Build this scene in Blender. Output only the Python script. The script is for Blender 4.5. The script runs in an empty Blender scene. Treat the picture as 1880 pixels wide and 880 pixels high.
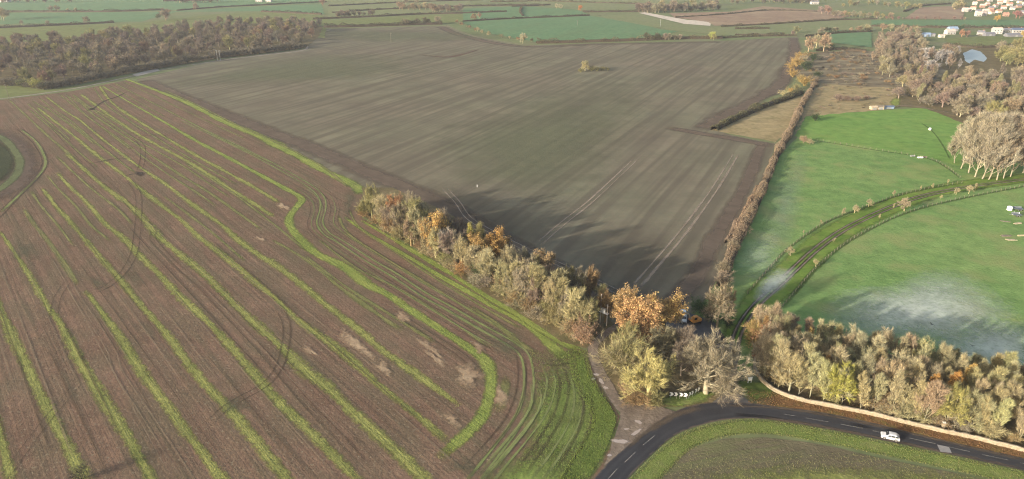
import bpy, math, random
import numpy as np
from mathutils import Vector
from mathutils.geometry import tessellate_polygon

# ------------------------------------------------------------------ camera, light, exposure
SC = bpy.context.scene
COL = SC.collection
R = math.radians
W, HPX, F = 1880.0, 880.0, 1253.0
CAM_H = 100.0
PITCH = math.atan(540.0 / F)
cam_data = bpy.data.cameras.new("camera")
cam_data.sensor_width = 36.0
cam_data.lens = F / W * 36.0
cam_data.clip_start = 1.0
cam_data.clip_end = 30000.0
cam = bpy.data.objects.new("camera", cam_data)
cam.location = (0, 0, CAM_H)
cam.rotation_euler = (math.pi / 2 - PITCH, 0, 0)
COL.objects.link(cam)
SC.camera = cam

SUN_EL = 12.5          # degrees above the horizon
SHADOW_AZ = 56.0       # shadows run this far to the right of straight ahead
world = bpy.data.worlds.new("World")
SC.world = world
world.use_nodes = True
wn = world.node_tree
bg = wn.nodes["Background"]
sky = wn.nodes.new("ShaderNodeTexSky")
sky.sky_type = 'NISHITA'
sky.sun_disc = False
sky.sun_elevation = R(SUN_EL)
sky.sun_rotation = R(SHADOW_AZ + 180)
sky.altitude = 100
sky.air_density = 1.0
sky.dust_density = 4.0
sky.ozone_density = 0.6
wn.links.new(sky.outputs[0], bg.inputs[0])
bg.inputs[1].default_value = 0.15
sd = bpy.data.lights.new("sun", 'SUN')
sd.energy = 4.3
sd.angle = R(1.0)
sd.color = (1.0, 0.90, 0.77)
sun = bpy.data.objects.new("sun", sd)
a = R(SHADOW_AZ)
ldir = Vector((math.sin(a) * math.cos(R(SUN_EL)), math.cos(a) * math.cos(R(SUN_EL)), -math.sin(R(SUN_EL))))
sun.rotation_euler = ldir.to_track_quat('-Z', 'Y').to_euler()
sun.location = (-200, -200, 200)
COL.objects.link(sun)
SC.view_settings.view_transform = 'Standard'
SC.view_settings.look = 'None'
SC.view_settings.exposure = 1.2
SC.view_settings.gamma = 1.0
SC.cycles.filter_width = 1.15
SC.cycles.max_bounces = 6
SC.cycles.diffuse_bounces = 2
SC.cycles.glossy_bounces = 2
SC.cycles.transparent_max_bounces = 16
SC.cycles.volume_bounces = 0
SC.cycles.volume_max_steps = 64
SC.cycles.use_denoising = True
SC.cycles.denoiser = 'OPENIMAGEDENOISE'
SC.cycles.denoising_input_passes = 'RGB_ALBEDO_NORMAL'
SC.cycles.denoising_prefilter = 'NONE'
SC.cycles.use_adaptive_sampling = False
SC.cycles.sample_clamp_indirect = 3.0

rng = random.Random(7)
nrg = np.random.default_rng(7)
SP, CP = math.sin(PITCH), math.cos(PITCH)

# ------------------------------------------------------------------ picture point -> place on the ground
def G(px, py, z=0.0):
    u, v = (px - W / 2) / F, (py - HPX / 2) / F
    down = SP + v * CP
    t = (CAM_H - z) / down
    return Vector((u * t, (CP - v * SP) * t, z))

def height_at(px, py, top):
    """height in metres of something that stands at (px,py) and reaches up to row top"""
    p = G(px, py)
    v = (top - HPX / 2) / F
    return max(0.3, CAM_H - p.y * (SP + v * CP) / (CP - v * SP))

def mpp(py):
    """metres per photo pixel, across the view, at row py on the ground"""
    return CAM_H / (F * SP + (py - HPX / 2) * CP)

def azd(deg):
    return (math.sin(R(deg)), math.cos(R(deg)))

# ------------------------------------------------------------------ objects
def tag(o, label=None, cat=None, group=None, kind=None):
    if label: o['label'] = label
    if cat: o['category'] = cat
    if group: o['group'] = group
    if kind: o['kind'] = kind
    return o

def link(name, me, parent=None):
    o = bpy.data.objects.new(name, me)
    COL.objects.link(o)
    if parent: o.parent = parent
    return o

def empty(name, loc, rz=0.0, s=1.0):
    o = bpy.data.objects.new(name, None)
    o.empty_display_size = 0.5
    o.location = loc
    o.rotation_euler = (0, 0, rz)
    o.scale = (s, s, s)
    COL.objects.link(o)
    return o

def mesh_np(name, V, Fs, mat, attrs=None, smooth=False):
    """V: n x 3, Fs: m x k array of equal faces or a list of faces"""
    me = bpy.data.meshes.new(name)
    V = np.asarray(V, dtype=np.float32)
    if isinstance(Fs, np.ndarray):
        m, k = Fs.shape
        me.vertices.add(len(V)); me.vertices.foreach_set("co", V.ravel())
        me.loops.add(m * k); me.loops.foreach_set("vertex_index", Fs.astype(np.int32).ravel())
        me.polygons.add(m)
        me.polygons.foreach_set("loop_start", np.arange(0, m * k, k, dtype=np.int32))
        try: me.polygons.foreach_set("loop_total", np.full(m, k, dtype=np.int32))
        except Exception: pass
        me.update(calc_edges=True)
    else:
        me.from_pydata([tuple(v) for v in V], [], Fs)
        me.update()
    if attrs:
        for an, av in attrs.items():
            at = me.attributes.new(an, 'FLOAT', 'POINT')
            at.data.foreach_set("value", np.asarray(av, dtype=np.float32))
    if mat: me.materials.append(mat)
    if smooth: me.polygons.foreach_set("use_smooth", np.ones(len(me.polygons), dtype=bool))
    return me

class MB:
    """collects boxes, tubes and faces into one mesh"""
    def __init__(s): s.V, s.F = [], []
    def face(s, pts):
        b = len(s.V); s.V += [tuple(p) for p in pts]; s.F.append(tuple(range(b, b + len(pts)))); return s
    def box(s, c, d, rz=0.0, taper=1.0):
        cx, cy, cz = c; x, y, z = d[0] / 2, d[1] / 2, d[2] / 2
        b = len(s.V); co, si = math.cos(rz), math.sin(rz)
        for (i, j, k) in [(-1,-1,-1),(1,-1,-1),(1,1,-1),(-1,1,-1),(-1,-1,1),(1,-1,1),(1,1,1),(-1,1,1)]:
            t = taper if k > 0 else 1
            X, Y = i * x * t, j * y * t
            s.V.append((cx + X * co - Y * si, cy + X * si + Y * co, cz + k * z))
        for f in [(0,3,2,1),(4,5,6,7),(0,1,5,4),(1,2,6,5),(2,3,7,6),(3,0,4,7)]: s.F.append(tuple(b + q for q in f))
        return s
    def tube(s, p0, p1, r0, r1, n=6, cap=True):
        p0, p1 = Vector(p0), Vector(p1); d = (p1 - p0).normalized()
        u = d.orthogonal().normalized(); w = d.cross(u); b = len(s.V)
        for p, r in ((p0, r0), (p1, r1)):
            for i in range(n):
                t = 2 * math.pi * i / n
                s.V.append(tuple(p + (u * math.cos(t) + w * math.sin(t)) * r))
        for i in range(n):
            j = (i + 1) % n; s.F.append((b + i, b + j, b + n + j, b + n + i))
        if cap:
            s.F.append(tuple(b + i for i in reversed(range(n)))); s.F.append(tuple(b + n + i for i in range(n)))
        return s
    def prism(s, prof, y0, y1):
        """profile of (x,z) points carried from y0 to y1"""
        b = len(s.V); n = len(prof)
        for y in (y0, y1):
            for (x, z) in prof: s.V.append((x, y, z))
        for i in range(n):
            j = (i + 1) % n; s.F.append((b + i, b + j, b + n + j, b + n + i))
        s.F.append(tuple(b + i for i in reversed(range(n)))); s.F.append(tuple(b + n + i for i in range(n)))
        return s
    def build(s, name, mat, parent=None, bevel=0.0, smooth=False):
        me = mesh_np(name, np.array(s.V), s.F, mat, smooth=smooth)
        o = link(name, me, parent)
        if bevel:
            m = o.modifiers.new("bevel", 'BEVEL'); m.width = bevel; m.segments = 2
        return o

# ------------------------------------------------------------------ materials
class NT:
    def __init__(s, name):
        s.m = bpy.data.materials.new(name); s.m.use_nodes = True
        s.t = s.m.node_tree; s.t.nodes.clear()
        s.out = s.t.nodes.new("ShaderNodeOutputMaterial")
    def put(s, inp, v):
        if v is None: return
        if isinstance(v, bpy.types.NodeSocket): s.t.links.new(v, inp)
        else:
            if isinstance(v, tuple) and len(v) == 3 and inp.type == 'RGBA': v = (*v, 1)
            inp.default_value = v
    def node(s, typ, **kw):
        n = s.t.nodes.new(typ)
        for k, v in kw.items(): setattr(n, k, v)
        return n
    def math(s, op, a, b=None, clamp=False):
        n = s.node("ShaderNodeMath", operation=op, use_clamp=clamp)
        s.put(n.inputs[0], a)
        if b is not None: s.put(n.inputs[1], b)
        return n.outputs[0]
    def mix(s, f, a, b, blend='MIX'):
        n = s.node("ShaderNodeMix", data_type='RGBA', blend_type=blend, clamp_factor=True)
        s.put(n.inputs[0], f); s.put(n.inputs[6], a); s.put(n.inputs[7], b)
        return n.outputs[2]
    def pos(s):
        return s.node("ShaderNodeNewGeometry").outputs["Position"]
    def dot(s, v, d):
        n = s.node("ShaderNodeVectorMath", operation='DOT_PRODUCT'); s.put(n.inputs[0], v); n.inputs[1].default_value = d
        return n.outputs["Value"]
    def rows(s, v, az, fa, fc):
        """coordinates stretched along azimuth az: fa along, fc across (cycles per metre)"""
        sx, cy = azd(az)
        c = s.node("ShaderNodeCombineXYZ")
        s.put(c.inputs[0], s.math('MULTIPLY', s.dot(v, (cy, -sx, 0)), fc))
        s.put(c.inputs[1], s.math('MULTIPLY', s.dot(v, (sx, cy, 0)), fa))
        return c.outputs[0]
    def noise(s, v, scale, detail=3, rough=0.55, dist=0.0):
        n = s.node("ShaderNodeTexNoise"); s.put(n.inputs["Vector"], v)
        n.inputs["Scale"].default_value = scale; n.inputs["Detail"].default_value = detail
        n.inputs["Roughness"].default_value = rough; n.inputs["Distortion"].default_value = dist
        return n.outputs[0]
    def ramp(s, v, lo, hi):
        n = s.node("ShaderNodeMapRange", clamp=True); s.put(n.inputs[0], v)
        n.inputs[1].default_value = lo; n.inputs[2].default_value = hi
        return n.outputs[0]
    def attr(s, name):
        return s.node("ShaderNodeAttribute", attribute_name=name).outputs["Fac"]
    def bump(s, h, strength, dist):
        n = s.node("ShaderNodeBump"); n.inputs["Strength"].default_value = strength; n.inputs["Distance"].default_value = dist
        s.put(n.inputs["Height"], h); return n.outputs[0]
    def diffuse(s, col, nrm=None, rough=0.0):
        n = s.node("ShaderNodeBsdfDiffuse"); s.put(n.inputs[0], col); n.inputs[1].default_value = rough
        if nrm: s.put(n.inputs["Normal"], nrm)
        return n.outputs[0]
    def princ(s, col, rough=0.6, metal=0.0, spec=0.4, nrm=None):
        n = s.node("ShaderNodeBsdfPrincipled"); s.put(n.inputs["Base Color"], col); s.put(n.inputs["Roughness"], rough)
        n.inputs["Metallic"].default_value = metal; n.inputs["Specular IOR Level"].default_value = spec
        if nrm: s.put(n.inputs["Normal"], nrm)
        return n.outputs[0]
    def done(s, sh, alpha=None):
        if alpha is not None:
            t = s.node("ShaderNodeBsdfTransparent"); m = s.node("ShaderNodeMixShader")
            s.put(m.inputs[0], alpha); s.t.links.new(t.outputs[0], m.inputs[1]); s.t.links.new(sh, m.inputs[2]); sh = m.outputs[0]
        s.t.links.new(sh, s.out.inputs[0])
        return s.m

def ground_mat(name, c1, c2, c3=None, big=0.02, fine=0.9, row=None, bump=0.25, speck=None, row2=None, mid=0.16, edge=None, c3amt=0.5, soft=0.5, dirt=None):
    """soil, grass or crop: c1/c2 by patches and clods, c3 along drill rows (row = azimuth, along, across).
    edge = (gain, raggedness): a sheet whose rim is ragged, read from the attribute ru"""
    n = NT(name); p = n.pos()
    nb = n.noise(p, big, 4, 0.6)
    nf = n.noise(p, fine, 4, 0.65)
    f = n.ramp(n.math('ADD', n.math('MULTIPLY', nb, 0.6), n.math('MULTIPLY', nf, 0.4)), 0.5 - soft * 0.3, 0.5 + soft * 0.3)
    col = n.mix(f, c1, c2)
    nm = n.noise(p, mid, 4, 0.7)
    gain = n.ramp(nm, 0.3, 0.7)
    col = n.mix(1.0, col, n.mix(gain, (0.80, 0.80, 0.80), (1.22, 1.20, 1.16)), 'MULTIPLY')
    h = nf
    if row:
        nr = n.noise(n.rows(p, *row), 1.0, 3, 0.6, 0.15)
        if c3: col = n.mix(n.math('MULTIPLY', n.ramp(nr, 0.46, 0.68), c3amt), col, c3)
        h = n.math('ADD', nf, n.math('MULTIPLY', nr, 0.8))
    elif c3:
        col = n.mix(n.math('MULTIPLY', n.ramp(n.noise(p, big * 2.7, 3), 0.5, 0.66), c3amt), col, c3)
    if row2:
        n2 = n.noise(n.rows(p, *row2[0]), 1.0, 2, 0.5, 0.05)
        col = n.mix(n.math('MULTIPLY', n.ramp(n2, 0.42, 0.62), row2[2]), col, row2[1])
    if speck:
        ns = n.noise(p, speck[1], 2, 0.5)
        col = n.mix(n.math('MULTIPLY', n.ramp(ns, speck[2], speck[2] + 0.09), speck[3]), col, speck[0])
    sh = n.diffuse(col, n.bump(h, bump, 0.35) if bump else None)
    if edge:
        u = n.math('ABSOLUTE', n.attr("ru"))
        e = n.math('MULTIPLY', n.math('SUBTRACT', 1.0, u), edge[0])
        rag = n.math('MULTIPLY', n.math('SUBTRACT', n.noise(p, edge[2] if len(edge) > 2 else 0.7, 4, 0.7), 0.5), edge[1])
        al = n.math('MULTIPLY', n.math('ADD', e, rag, clamp=True), n.attr("re"), clamp=True)
        if len(edge) > 3: al = n.math('MULTIPLY', al, edge[3])
        return n.done(sh, al)
    return n.done(sh)

def plain(name, col, rough=0.6, metal=0.0, spec=0.4, var=0.12, scale=3.0, bump=0.0):
    n = NT(name); p = n.node("ShaderNodeTexCoord").outputs["Object"]
    nz = n.noise(p, scale, 3)
    dark = tuple(c * (1 - var * 2) for c in col); lite = tuple(min(1, c * (1 + var)) for c in col)
    c = n.mix(n.ramp(nz, 0.3, 0.7), dark, lite)
    return n.done(n.princ(c, rough, metal, spec, n.bump(nz, bump, 0.05) if bump else None))

def plant_mat(name, var=0.35, trans=0.0):
    """twigs, bark and leaves: hue comes from each object's own colour, varied leaf to leaf"""
    n = NT(name)
    oi = n.node("ShaderNodeObjectInfo").outputs["Color"]
    r = n.node("ShaderNodeNewGeometry").outputs["Random Per Island"]
    k = n.node("ShaderNodeHueSaturation"); n.put(k.inputs["Color"], oi)
    n.put(k.inputs["Value"], n.math('ADD', 1 - var, n.math('MULTIPLY', r, 2 * var)))
    n.put(k.inputs["Hue"], n.math('ADD', 0.485, n.math('MULTIPLY', r, 0.03)))
    d = n.diffuse(k.outputs[0])
    if trans:
        t = n.node("ShaderNodeBsdfTranslucent"); n.put(t.inputs[0], k.outputs[0])
        m = n.node("ShaderNodeMixShader"); m.inputs[0].default_value = trans
        n.t.links.new(d, m.inputs[1]); n.t.links.new(t.outputs[0], m.inputs[2]); d = m.outputs[0]
    return n.done(d)

M_TWIG = plant_mat("twig", 0.55)
M_LEAF = plant_mat("leaf", 0.5, 0.25)
M_BARK = plant_mat("bark", 0.12)

# ------------------------------------------------------------------ sheets and ribbons on the ground
def spline(pts, step=2.5):
    P = [np.array(p, dtype=float) for p in pts]
    if len(P) == 2: P = [P[0], (P[0] + P[1]) / 2, P[1]]
    P = [2 * P[0] - P[1]] + P + [2 * P[-1] - P[-2]]
    out = []
    for i in range(1, len(P) - 2):
        a0, b0, c0, d0 = P[i - 1], P[i], P[i + 1], P[i + 2]
        n = max(2, int(np.linalg.norm((c0 - b0)[:2]) / step))
        for k in range(n):
            t = k / n
            out.append(0.5 * (2 * b0 + (c0 - a0) * t + (2 * a0 - 5 * b0 + 4 * c0 - d0) * t * t + (3 * b0 - a0 - 3 * c0 + d0) * t ** 3))
    out.append(P[-2])
    return np.array(out)

def path(px, z=0.0, step=2.5):
    return spline([tuple(G(x, y)) for x, y in px], step) * np.array([1, 1, 0]) + np.array([0, 0, z])

def side(c):
    t = np.gradient(c, axis=0); t[:, 2] = 0
    t /= np.linalg.norm(t, axis=1)[:, None] + 1e-9
    return np.stack([t[:, 1], -t[:, 0], np.zeros(len(t))], axis=1)   # to the right of travel

def ribbon(name, px, width, mat, z, label=None, group=None, step=2.5, wob=0.12, offset=0.0, fade=3, world_pts=None):
    c = path(px, z, step) if world_pts is None else world_pts.copy()
    c[:, 2] = z
    n = len(c); s = side(c)
    wv = np.interp(np.linspace(0, 1, n), np.linspace(0, 1, len(width)), width) if isinstance(width, (list, tuple)) else np.full(n, float(width))
    j = np.convolve(nrg.normal(0, 1, n + 8), np.ones(9) / 9 ** 0.5 / 1.5, 'valid')[:n] * wob
    wv = wv * (1 + np.clip(j, -0.5, 0.6)) / 2
    c = c + s * offset
    us = np.array([-1, -0.5, 0, 0.5, 1.0])
    V = (c[:, None, :] + s[:, None, :] * (us[None, :, None] * wv[:, None, None])).reshape(-1, 3)
    k = len(us)
    i = np.arange(n - 1)[:, None] * k + np.arange(k - 1)[None, :]
    i = i.ravel()
    Fs = np.stack([i, i + 1, i + k + 1, i + k], axis=1)[:, ::-1]
    re = np.ones(n)
    if fade:
        for q in range(min(fade, n // 2)): re[q] = re[n - 1 - q] = q / fade
    me = mesh_np(name, V, Fs, mat, {"ru": np.tile(us, n), "re": np.repeat(re, k)})
    o = link(name, me)
    tag(o, label, None, group, 'structure')
    return o, c, wv

def sheet(name, px, mat, z, label=None, jag=0.0, kind='structure', step=6.0):
    """polygon on the ground, its rim cut into short uneven lengths"""
    P = [G(x, y) for x, y in px]
    pts = []
    for i, p in enumerate(P):
        q = P[(i + 1) % len(P)]; L = (q - p).length
        m = max(1, min(60, int(L / step))) if jag else 1
        nrm = Vector((-(q - p).y, (q - p).x, 0)).normalized()
        for k in range(m):
            t = k / m
            pts.append(p.lerp(q, t) + (nrm * rng.uniform(-jag, jag) if k else Vector()))
    pts = [Vector((p.x, p.y, z)) for p in pts]
    tris = tessellate_polygon([pts])
    fs = []
    for t in tris:
        a0, b0, c0 = (pts[i] for i in t)
        fs.append(tuple(t) if (b0 - a0).cross(c0 - a0).z > 0 else tuple(reversed(t)))
    me = mesh_np(name, np.array([tuple(p) for p in pts]), fs, mat)
    return tag(link(name, me), label, None, None, kind)

def blob(name, cx, cy, rx, ry, mat, z, rot=0.0, label=None, group=None, lump=0.25, seed=0):
    """a soft-rimmed patch lying on the ground"""
    r0 = random.Random(seed + int(cx * 7 + cy)); n, rings = 28, 5
    ph = [r0.uniform(0, 6.28) for _ in range(4)]
    V = [tuple(G(cx, cy, z))]; ru = [0.0]
    for k in range(1, rings + 1):
        for i in range(n):
            t = 2 * math.pi * i / n
            rr = k / rings * (1 + lump * (math.sin(2 * t + ph[0]) * .5 + math.sin(3 * t + ph[1]) * .35 + math.sin(5 * t + ph[2]) * .25))
            x, y = rx * rr * math.cos(t), ry * rr * math.sin(t)
            p = G(cx + x * math.cos(rot) - y * math.sin(rot), cy + x * math.sin(rot) + y * math.cos(rot))
            V.append((p.x, p.y, z)); ru.append(k / rings)
    Fs = [(0, 1 + (i + 1) % n, 1 + i) for i in range(n)]
    for k in range(rings - 1):
        for i in range(n):
            a0, b0 = 1 + k * n + i, 1 + k * n + (i + 1) % n
            Fs.append((a0, b0, b0 + n, a0 + n))
    me = mesh_np(name, np.array(V), Fs, mat, {"ru": ru, "re": np.ones(len(V))})
    for p in me.polygons:
        if p.normal.z < 0: p.flip()
    return tag(link(name, me), label, None, group, 'structure')

# ================================================================== SETTING
AZ_ROWS = 26.9     # drill rows of the sown field
AZ_STR = -41.0     # strips of the stubble field

M_LAND = ground_mat("pasture far", (0.115, 0.15, 0.07), (0.15, 0.165, 0.085), (0.165, 0.15, 0.1), big=0.006, fine=0.06, bump=0)
S = 6200.0
g = link("ground", mesh_np("ground", [(-S, -S + 2500, 0), (S, -S + 2500, 0), (S, S + 2500, 0), (-S, S + 2500, 0)], [(0, 1, 2, 3)], M_LAND))
tag(g, "grassy farmland running out to the horizon", None, None, 'structure')

def grass_mat(name, c1, c2, c3=None, **kw):
    kw.setdefault('big', 0.03); kw.setdefault('fine', 0.8); kw.setdefault('bump', 0.22)
    return ground_mat(name, c1, c2, c3, **kw)

M_TEAL = grass_mat("haze-tinted wheat", (0.090, 0.165, 0.085), (0.115, 0.19, 0.10), row=(AZ_ROWS, 0.004, 0.05), c3=(0.105, 0.15, 0.075), fine=0.1, bump=0.05)  # blue-green tint and paleness of the haze mixed into the crop colour
M_PALE = grass_mat("pale meadow", (0.12, 0.15, 0.06), (0.15, 0.165, 0.07), (0.11, 0.11, 0.05), fine=0.1, bump=0.05)
M_OLIVE = grass_mat("olive meadow", (0.135, 0.165, 0.08), (0.165, 0.18, 0.095), (0.18, 0.16, 0.105), fine=0.1, bump=0.05)
M_PINK = ground_mat("far ploughed earth", (0.19, 0.135, 0.10), (0.25, 0.185, 0.13), (0.30, 0.25, 0.16), big=0.008, fine=0.15, bump=0.05)
M_STRAW = ground_mat("rough straw grass", (0.22, 0.175, 0.095), (0.30, 0.245, 0.14), (0.13, 0.125, 0.06), big=0.05, fine=0.5, bump=0.4)
M_SCRUB = ground_mat("bramble ground", (0.095, 0.078, 0.055), (0.18, 0.15, 0.10), (0.26, 0.23, 0.15), big=0.09, fine=0.22, bump=0.6, row=(85, .02, .12), c3amt=.8)
M_WOODFLOOR = ground_mat("leaf litter", (0.105, 0.088, 0.052), (0.155, 0.125, 0.072), (0.085, 0.095, 0.042), big=0.08, fine=1.2, bump=0.5)

Z1, Z2, Z3, Z4, Z5 = 0.03, 0.06, 0.09, 0.12, 0.15
far_fields = [
    ("far_meadow", [(-300, 54), (110, 48), (260, 42), (400, 26), (480, 23), (590, 28), (602, 36), (596, 70), (300, 70), (-300, 85)], M_PALE, "pale green meadow just beyond the brown wood"),
    ("far_wheat_field", [(-300, 28), (300, 22), (480, 12), (590, 8), (596, 26), (480, 21), (325, 22), (260, 40), (-300, 50)], M_TEAL, "blue-green crop field second beyond the brown wood"),
    ("far_wheat_field", [(-300, 2), (310, 0), (480, -6), (600, -8), (590, 6), (480, 10), (300, 20), (-300, 26)], M_TEAL, "blue-green crop field third beyond the brown wood"),
    ("far_meadow", [(604, 4), (860, -8), (870, 21), (690, 29), (602, 34)], M_OLIVE, "olive meadow behind the two hedges at the sown field's far end"),
    ("far_meadow", [(592, 39), (690, 32), (850, 26), (930, 22), (900, 34), (820, 43), (600, 47)], M_PALE, "narrow yellow-green meadow between two hedges"),
    ("far_wheat_field", [(850, 16), (960, 12), (1060, 18), (1080, 27), (940, 33), (850, 38)], M_TEAL, "small blue-green field by the bright orange tree"),
    ("far_wheat_field", [(845, 41), (940, 35.5), (1085, 30), (1160, 40), (1215, 55), (1245, 58), (1200, 69), (1100, 74), (985, 78), (900, 62)], M_TEAL, "blue-green crop field above the sown field"),
    ("far_ploughed_field", [(1228, 25), (1340, 22), (1400, 12), (1510, 20), (1570, 28), (1530, 37), (1420, 43), (1312, 48), (1300, 41), (1240, 33)], M_PINK, "pinkish ploughed field beside the pale concrete strip"),
    ("far_meadow", [(1095, 31), (1170, 25), (1240, 43), (1305, 50), (1420, 45), (1530, 38), (1620, 35), (1620, 60), (1480, 67), (1330, 66), (1250, 58), (1215, 53)], M_OLIVE, "olive meadow below the pale concrete strip"),
    ("far_meadow", [(1080, 21), (1170, 18), (1340, -10), (1000, -12), (960, 8)], M_OLIVE, "olive meadow behind the bright orange tree"),
    ("far_meadow", [(1600, 38), (1920, 37), (1920, 50), (1700, 49), (1600, 46)], M_TEAL, "pale green field below the village"),
    ("far_ploughed_field", [(1660, 35), (1690, 14), (1772, 11), (1768, 36)], M_PINK, "brown field to one side of the village"),
    ("far_meadow", [(1520, 56), (1600, 58), (1600, 88), (1515, 78)], M_TEAL, "small bright green paddock behind the scrub"),
    ("far_meadow", [(1735, 72), (1920, 62), (1920, 80), (1800, 87), (1740, 82)], M_PALE, "green paddock in front of the white farm buildings"),
]
for q, (nm, poly, m, lab) in enumerate(far_fields):
    sheet(nm, poly, m, Z1 + 0.1 + 0.03 * q, lab, jag=1.0)

# ---- the sown field
M_SOWN = ground_mat("sown soil", (0.158, 0.134, 0.102), (0.142, 0.146, 0.098), (0.105, 0.092, 0.069), big=0.010, fine=0.5, mid=0.035,
                    row=(AZ_ROWS, 0.005, 0.075), c3amt=0.34, bump=0.2, row2=((AZ_ROWS, 0.006, 0.22), (0.100, 0.087, 0.066), 0.7))
sheet("sown_field", [(250, 146), (400, 110), (565, 90), (575, 62), (602, 53), (820, 48), (860, 66), (960, 84), (1100, 80), (1320, 76), (1465, 68),
                     (1470, 95), (1452, 145), (1440, 168), (1390, 188), (1303, 236), (1345, 249), (1424, 264), (1395, 350), (1345, 440), (1300, 545),
                     (1230, 610), (1140, 640), (1070, 640), (960, 575), (860, 505), (760, 440), (668, 395), (664, 342)], M_SOWN, Z1, "large sown field, greenish brown with faint drill rows", jag=0.5)
M_HEAD = ground_mat("headland soil", (0.118, 0.092, 0.073), (0.146, 0.117, 0.093), (0.096, 0.076, 0.061), big=0.02, fine=0.8, row=(-43, 0.01, 0.5), bump=0.3, edge=(1.8, 1.4, 0.08, .8))
ribbon("headland", [(240, 150), (330, 190), (450, 240), (560, 285), (660, 330), (760, 375), (860, 440), (960, 500), (1080, 570), (1170, 600)], [17, 17, 17, 17, 17], M_HEAD, Z2, "dark brown headland down the side of the sown field", offset=-9, wob=0.05)
ribbon("headland", [(1424, 264), (1398, 345), (1350, 440), (1310, 530), (1230, 600)], 9, M_HEAD, Z2 + .005, "brown headland beside the long brown hedge", offset=7, wob=0.1)
ribbon("headland", [(1225, 233), (1300, 246), (1350, 254), (1430, 268)], 11, M_HEAD, Z2 + .01, "brown headland below the straw triangle", wob=0.1, offset=2)
ribbon("headland", [(815, 49), (860, 66), (960, 84), (1100, 80), (1320, 76)], 16, M_HEAD, Z2 + .01, "brown headland along the far hedge", offset=6, wob=0.1)
ribbon("headland", [(1465, 70), (1468, 100), (1450, 150), (1392, 190), (1300, 240)], 16, M_HEAD, Z2 + .015, "brown headland under the yellow shrubs", offset=5, wob=0.2)
M_SPROUT = ground_mat("seedlings", (0.130, 0.142, 0.088), (0.145, 0.158, 0.095), big=0.02, fine=0.6, bump=0.2, edge=(1.4, 1.6, 0.03, 0.5))
blob("seedling_patch", 730, 66, 200, 14, M_SPROUT, Z2 + .02, 0, "greener seedlings at the far end of the sown field")
blob("seedling_patch", 1000, 260, 240, 90, M_SPROUT, Z2 + .02, -0.3, "faint green seedlings in the middle of the sown field")
blob("seedling_patch", 560, 130, 230, 30, M_SPROUT, Z2 + .02, -0.05, "faint green seedlings near the brown wood")
M_DKS = ground_mat("dark tilth with painted shade", (0.085, 0.068, 0.052), (0.105, 0.085, 0.064), big=0.03, fine=.8, row=(AZ_ROWS, .01, .4), c3=(0.07, 0.058, 0.045), edge=(0.9, 1.0, .03, .38))  # shade of the trees painted into the colour, on top of darker soil
blob("shade_soil_patch", 1170, 480, 190, 80, M_DKS, Z2 + .022, -.1, "darker damp soil in the sown field's near corner")
blob("shade_soil_patch", 880, 400, 160, 50, M_DKS, Z2 + .024, .45, "darker soil with painted tree shade along the tree belt")
M_RED = ground_mat("bare furrow", (0.12, 0.075, 0.06), (0.14, 0.09, 0.07), big=0.05, bump=0.2, edge=(2.0, 1.4, 0.1, 0.75))
ribbon("bare_furrow", [(765, 101), (820, 105), (850, 100), (880, 91)], [3, 8, 6, 2], M_RED, Z3, "dark reddish furrow curving across the sown field")

# ---- wheel tracks
M_TRK_PALE = ground_mat("pale wheel mark", (0.24, 0.195, 0.155), (0.30, 0.25, 0.20), big=0.1, bump=0.1, edge=(1.8, 2.2, 0.2, 0.7))
M_TRK_DARK = ground_mat("dark wheel mark", (0.055, 0.045, 0.034), (0.075, 0.058, 0.043), big=0.1, bump=0.15, edge=(1.8, 2.2, 0.25, 0.45))
M_TRK_FAINT = ground_mat("faint stubble line", (0.19, 0.145, 0.10), (0.24, 0.19, 0.135), big=0.1, bump=0.1, edge=(1.3, 2.6, 0.15, 0.45))
M_TRK_GRN = ground_mat("grassy wheel mark", (0.14, 0.18, 0.065), (0.20, 0.215, 0.10), big=0.1, bump=0.2, edge=(1.8, 1.6, 0.4, 0.85))
def tracks(px, mat, z, gauge=2.0, w=0.55, lab=None, grp="wheel tracks across the fields"):
    c = path(px, z)
    for k, s in enumerate((-1, 1)):
        ribbon("wheel_track", None, w, mat, z + 0.004 * k, lab, grp, offset=s * gauge / 2, wob=0.3, world_pts=c)
tracks([(1163, 532), (1200, 490), (1255, 425), (1310, 350), (1352, 282)], M_TRK_PALE, Z3, 2.6, 1.2, "pale wheel track running up the sown field to the straw triangle")
tracks([(985, 452), (1040, 405), (1090, 365), (1170, 290)], M_TRK_PALE, Z3, 2.2, 0.9, "pale wheel track in the shade of the trees")
tracks([(815, 345), (840, 372), (860, 400), (900, 425), (970, 460), (1080, 510), (1150, 545)], M_TRK_PALE, Z3 + .01, 2.2, 0.8, "pale wheel track close behind the tree belt")

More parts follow.
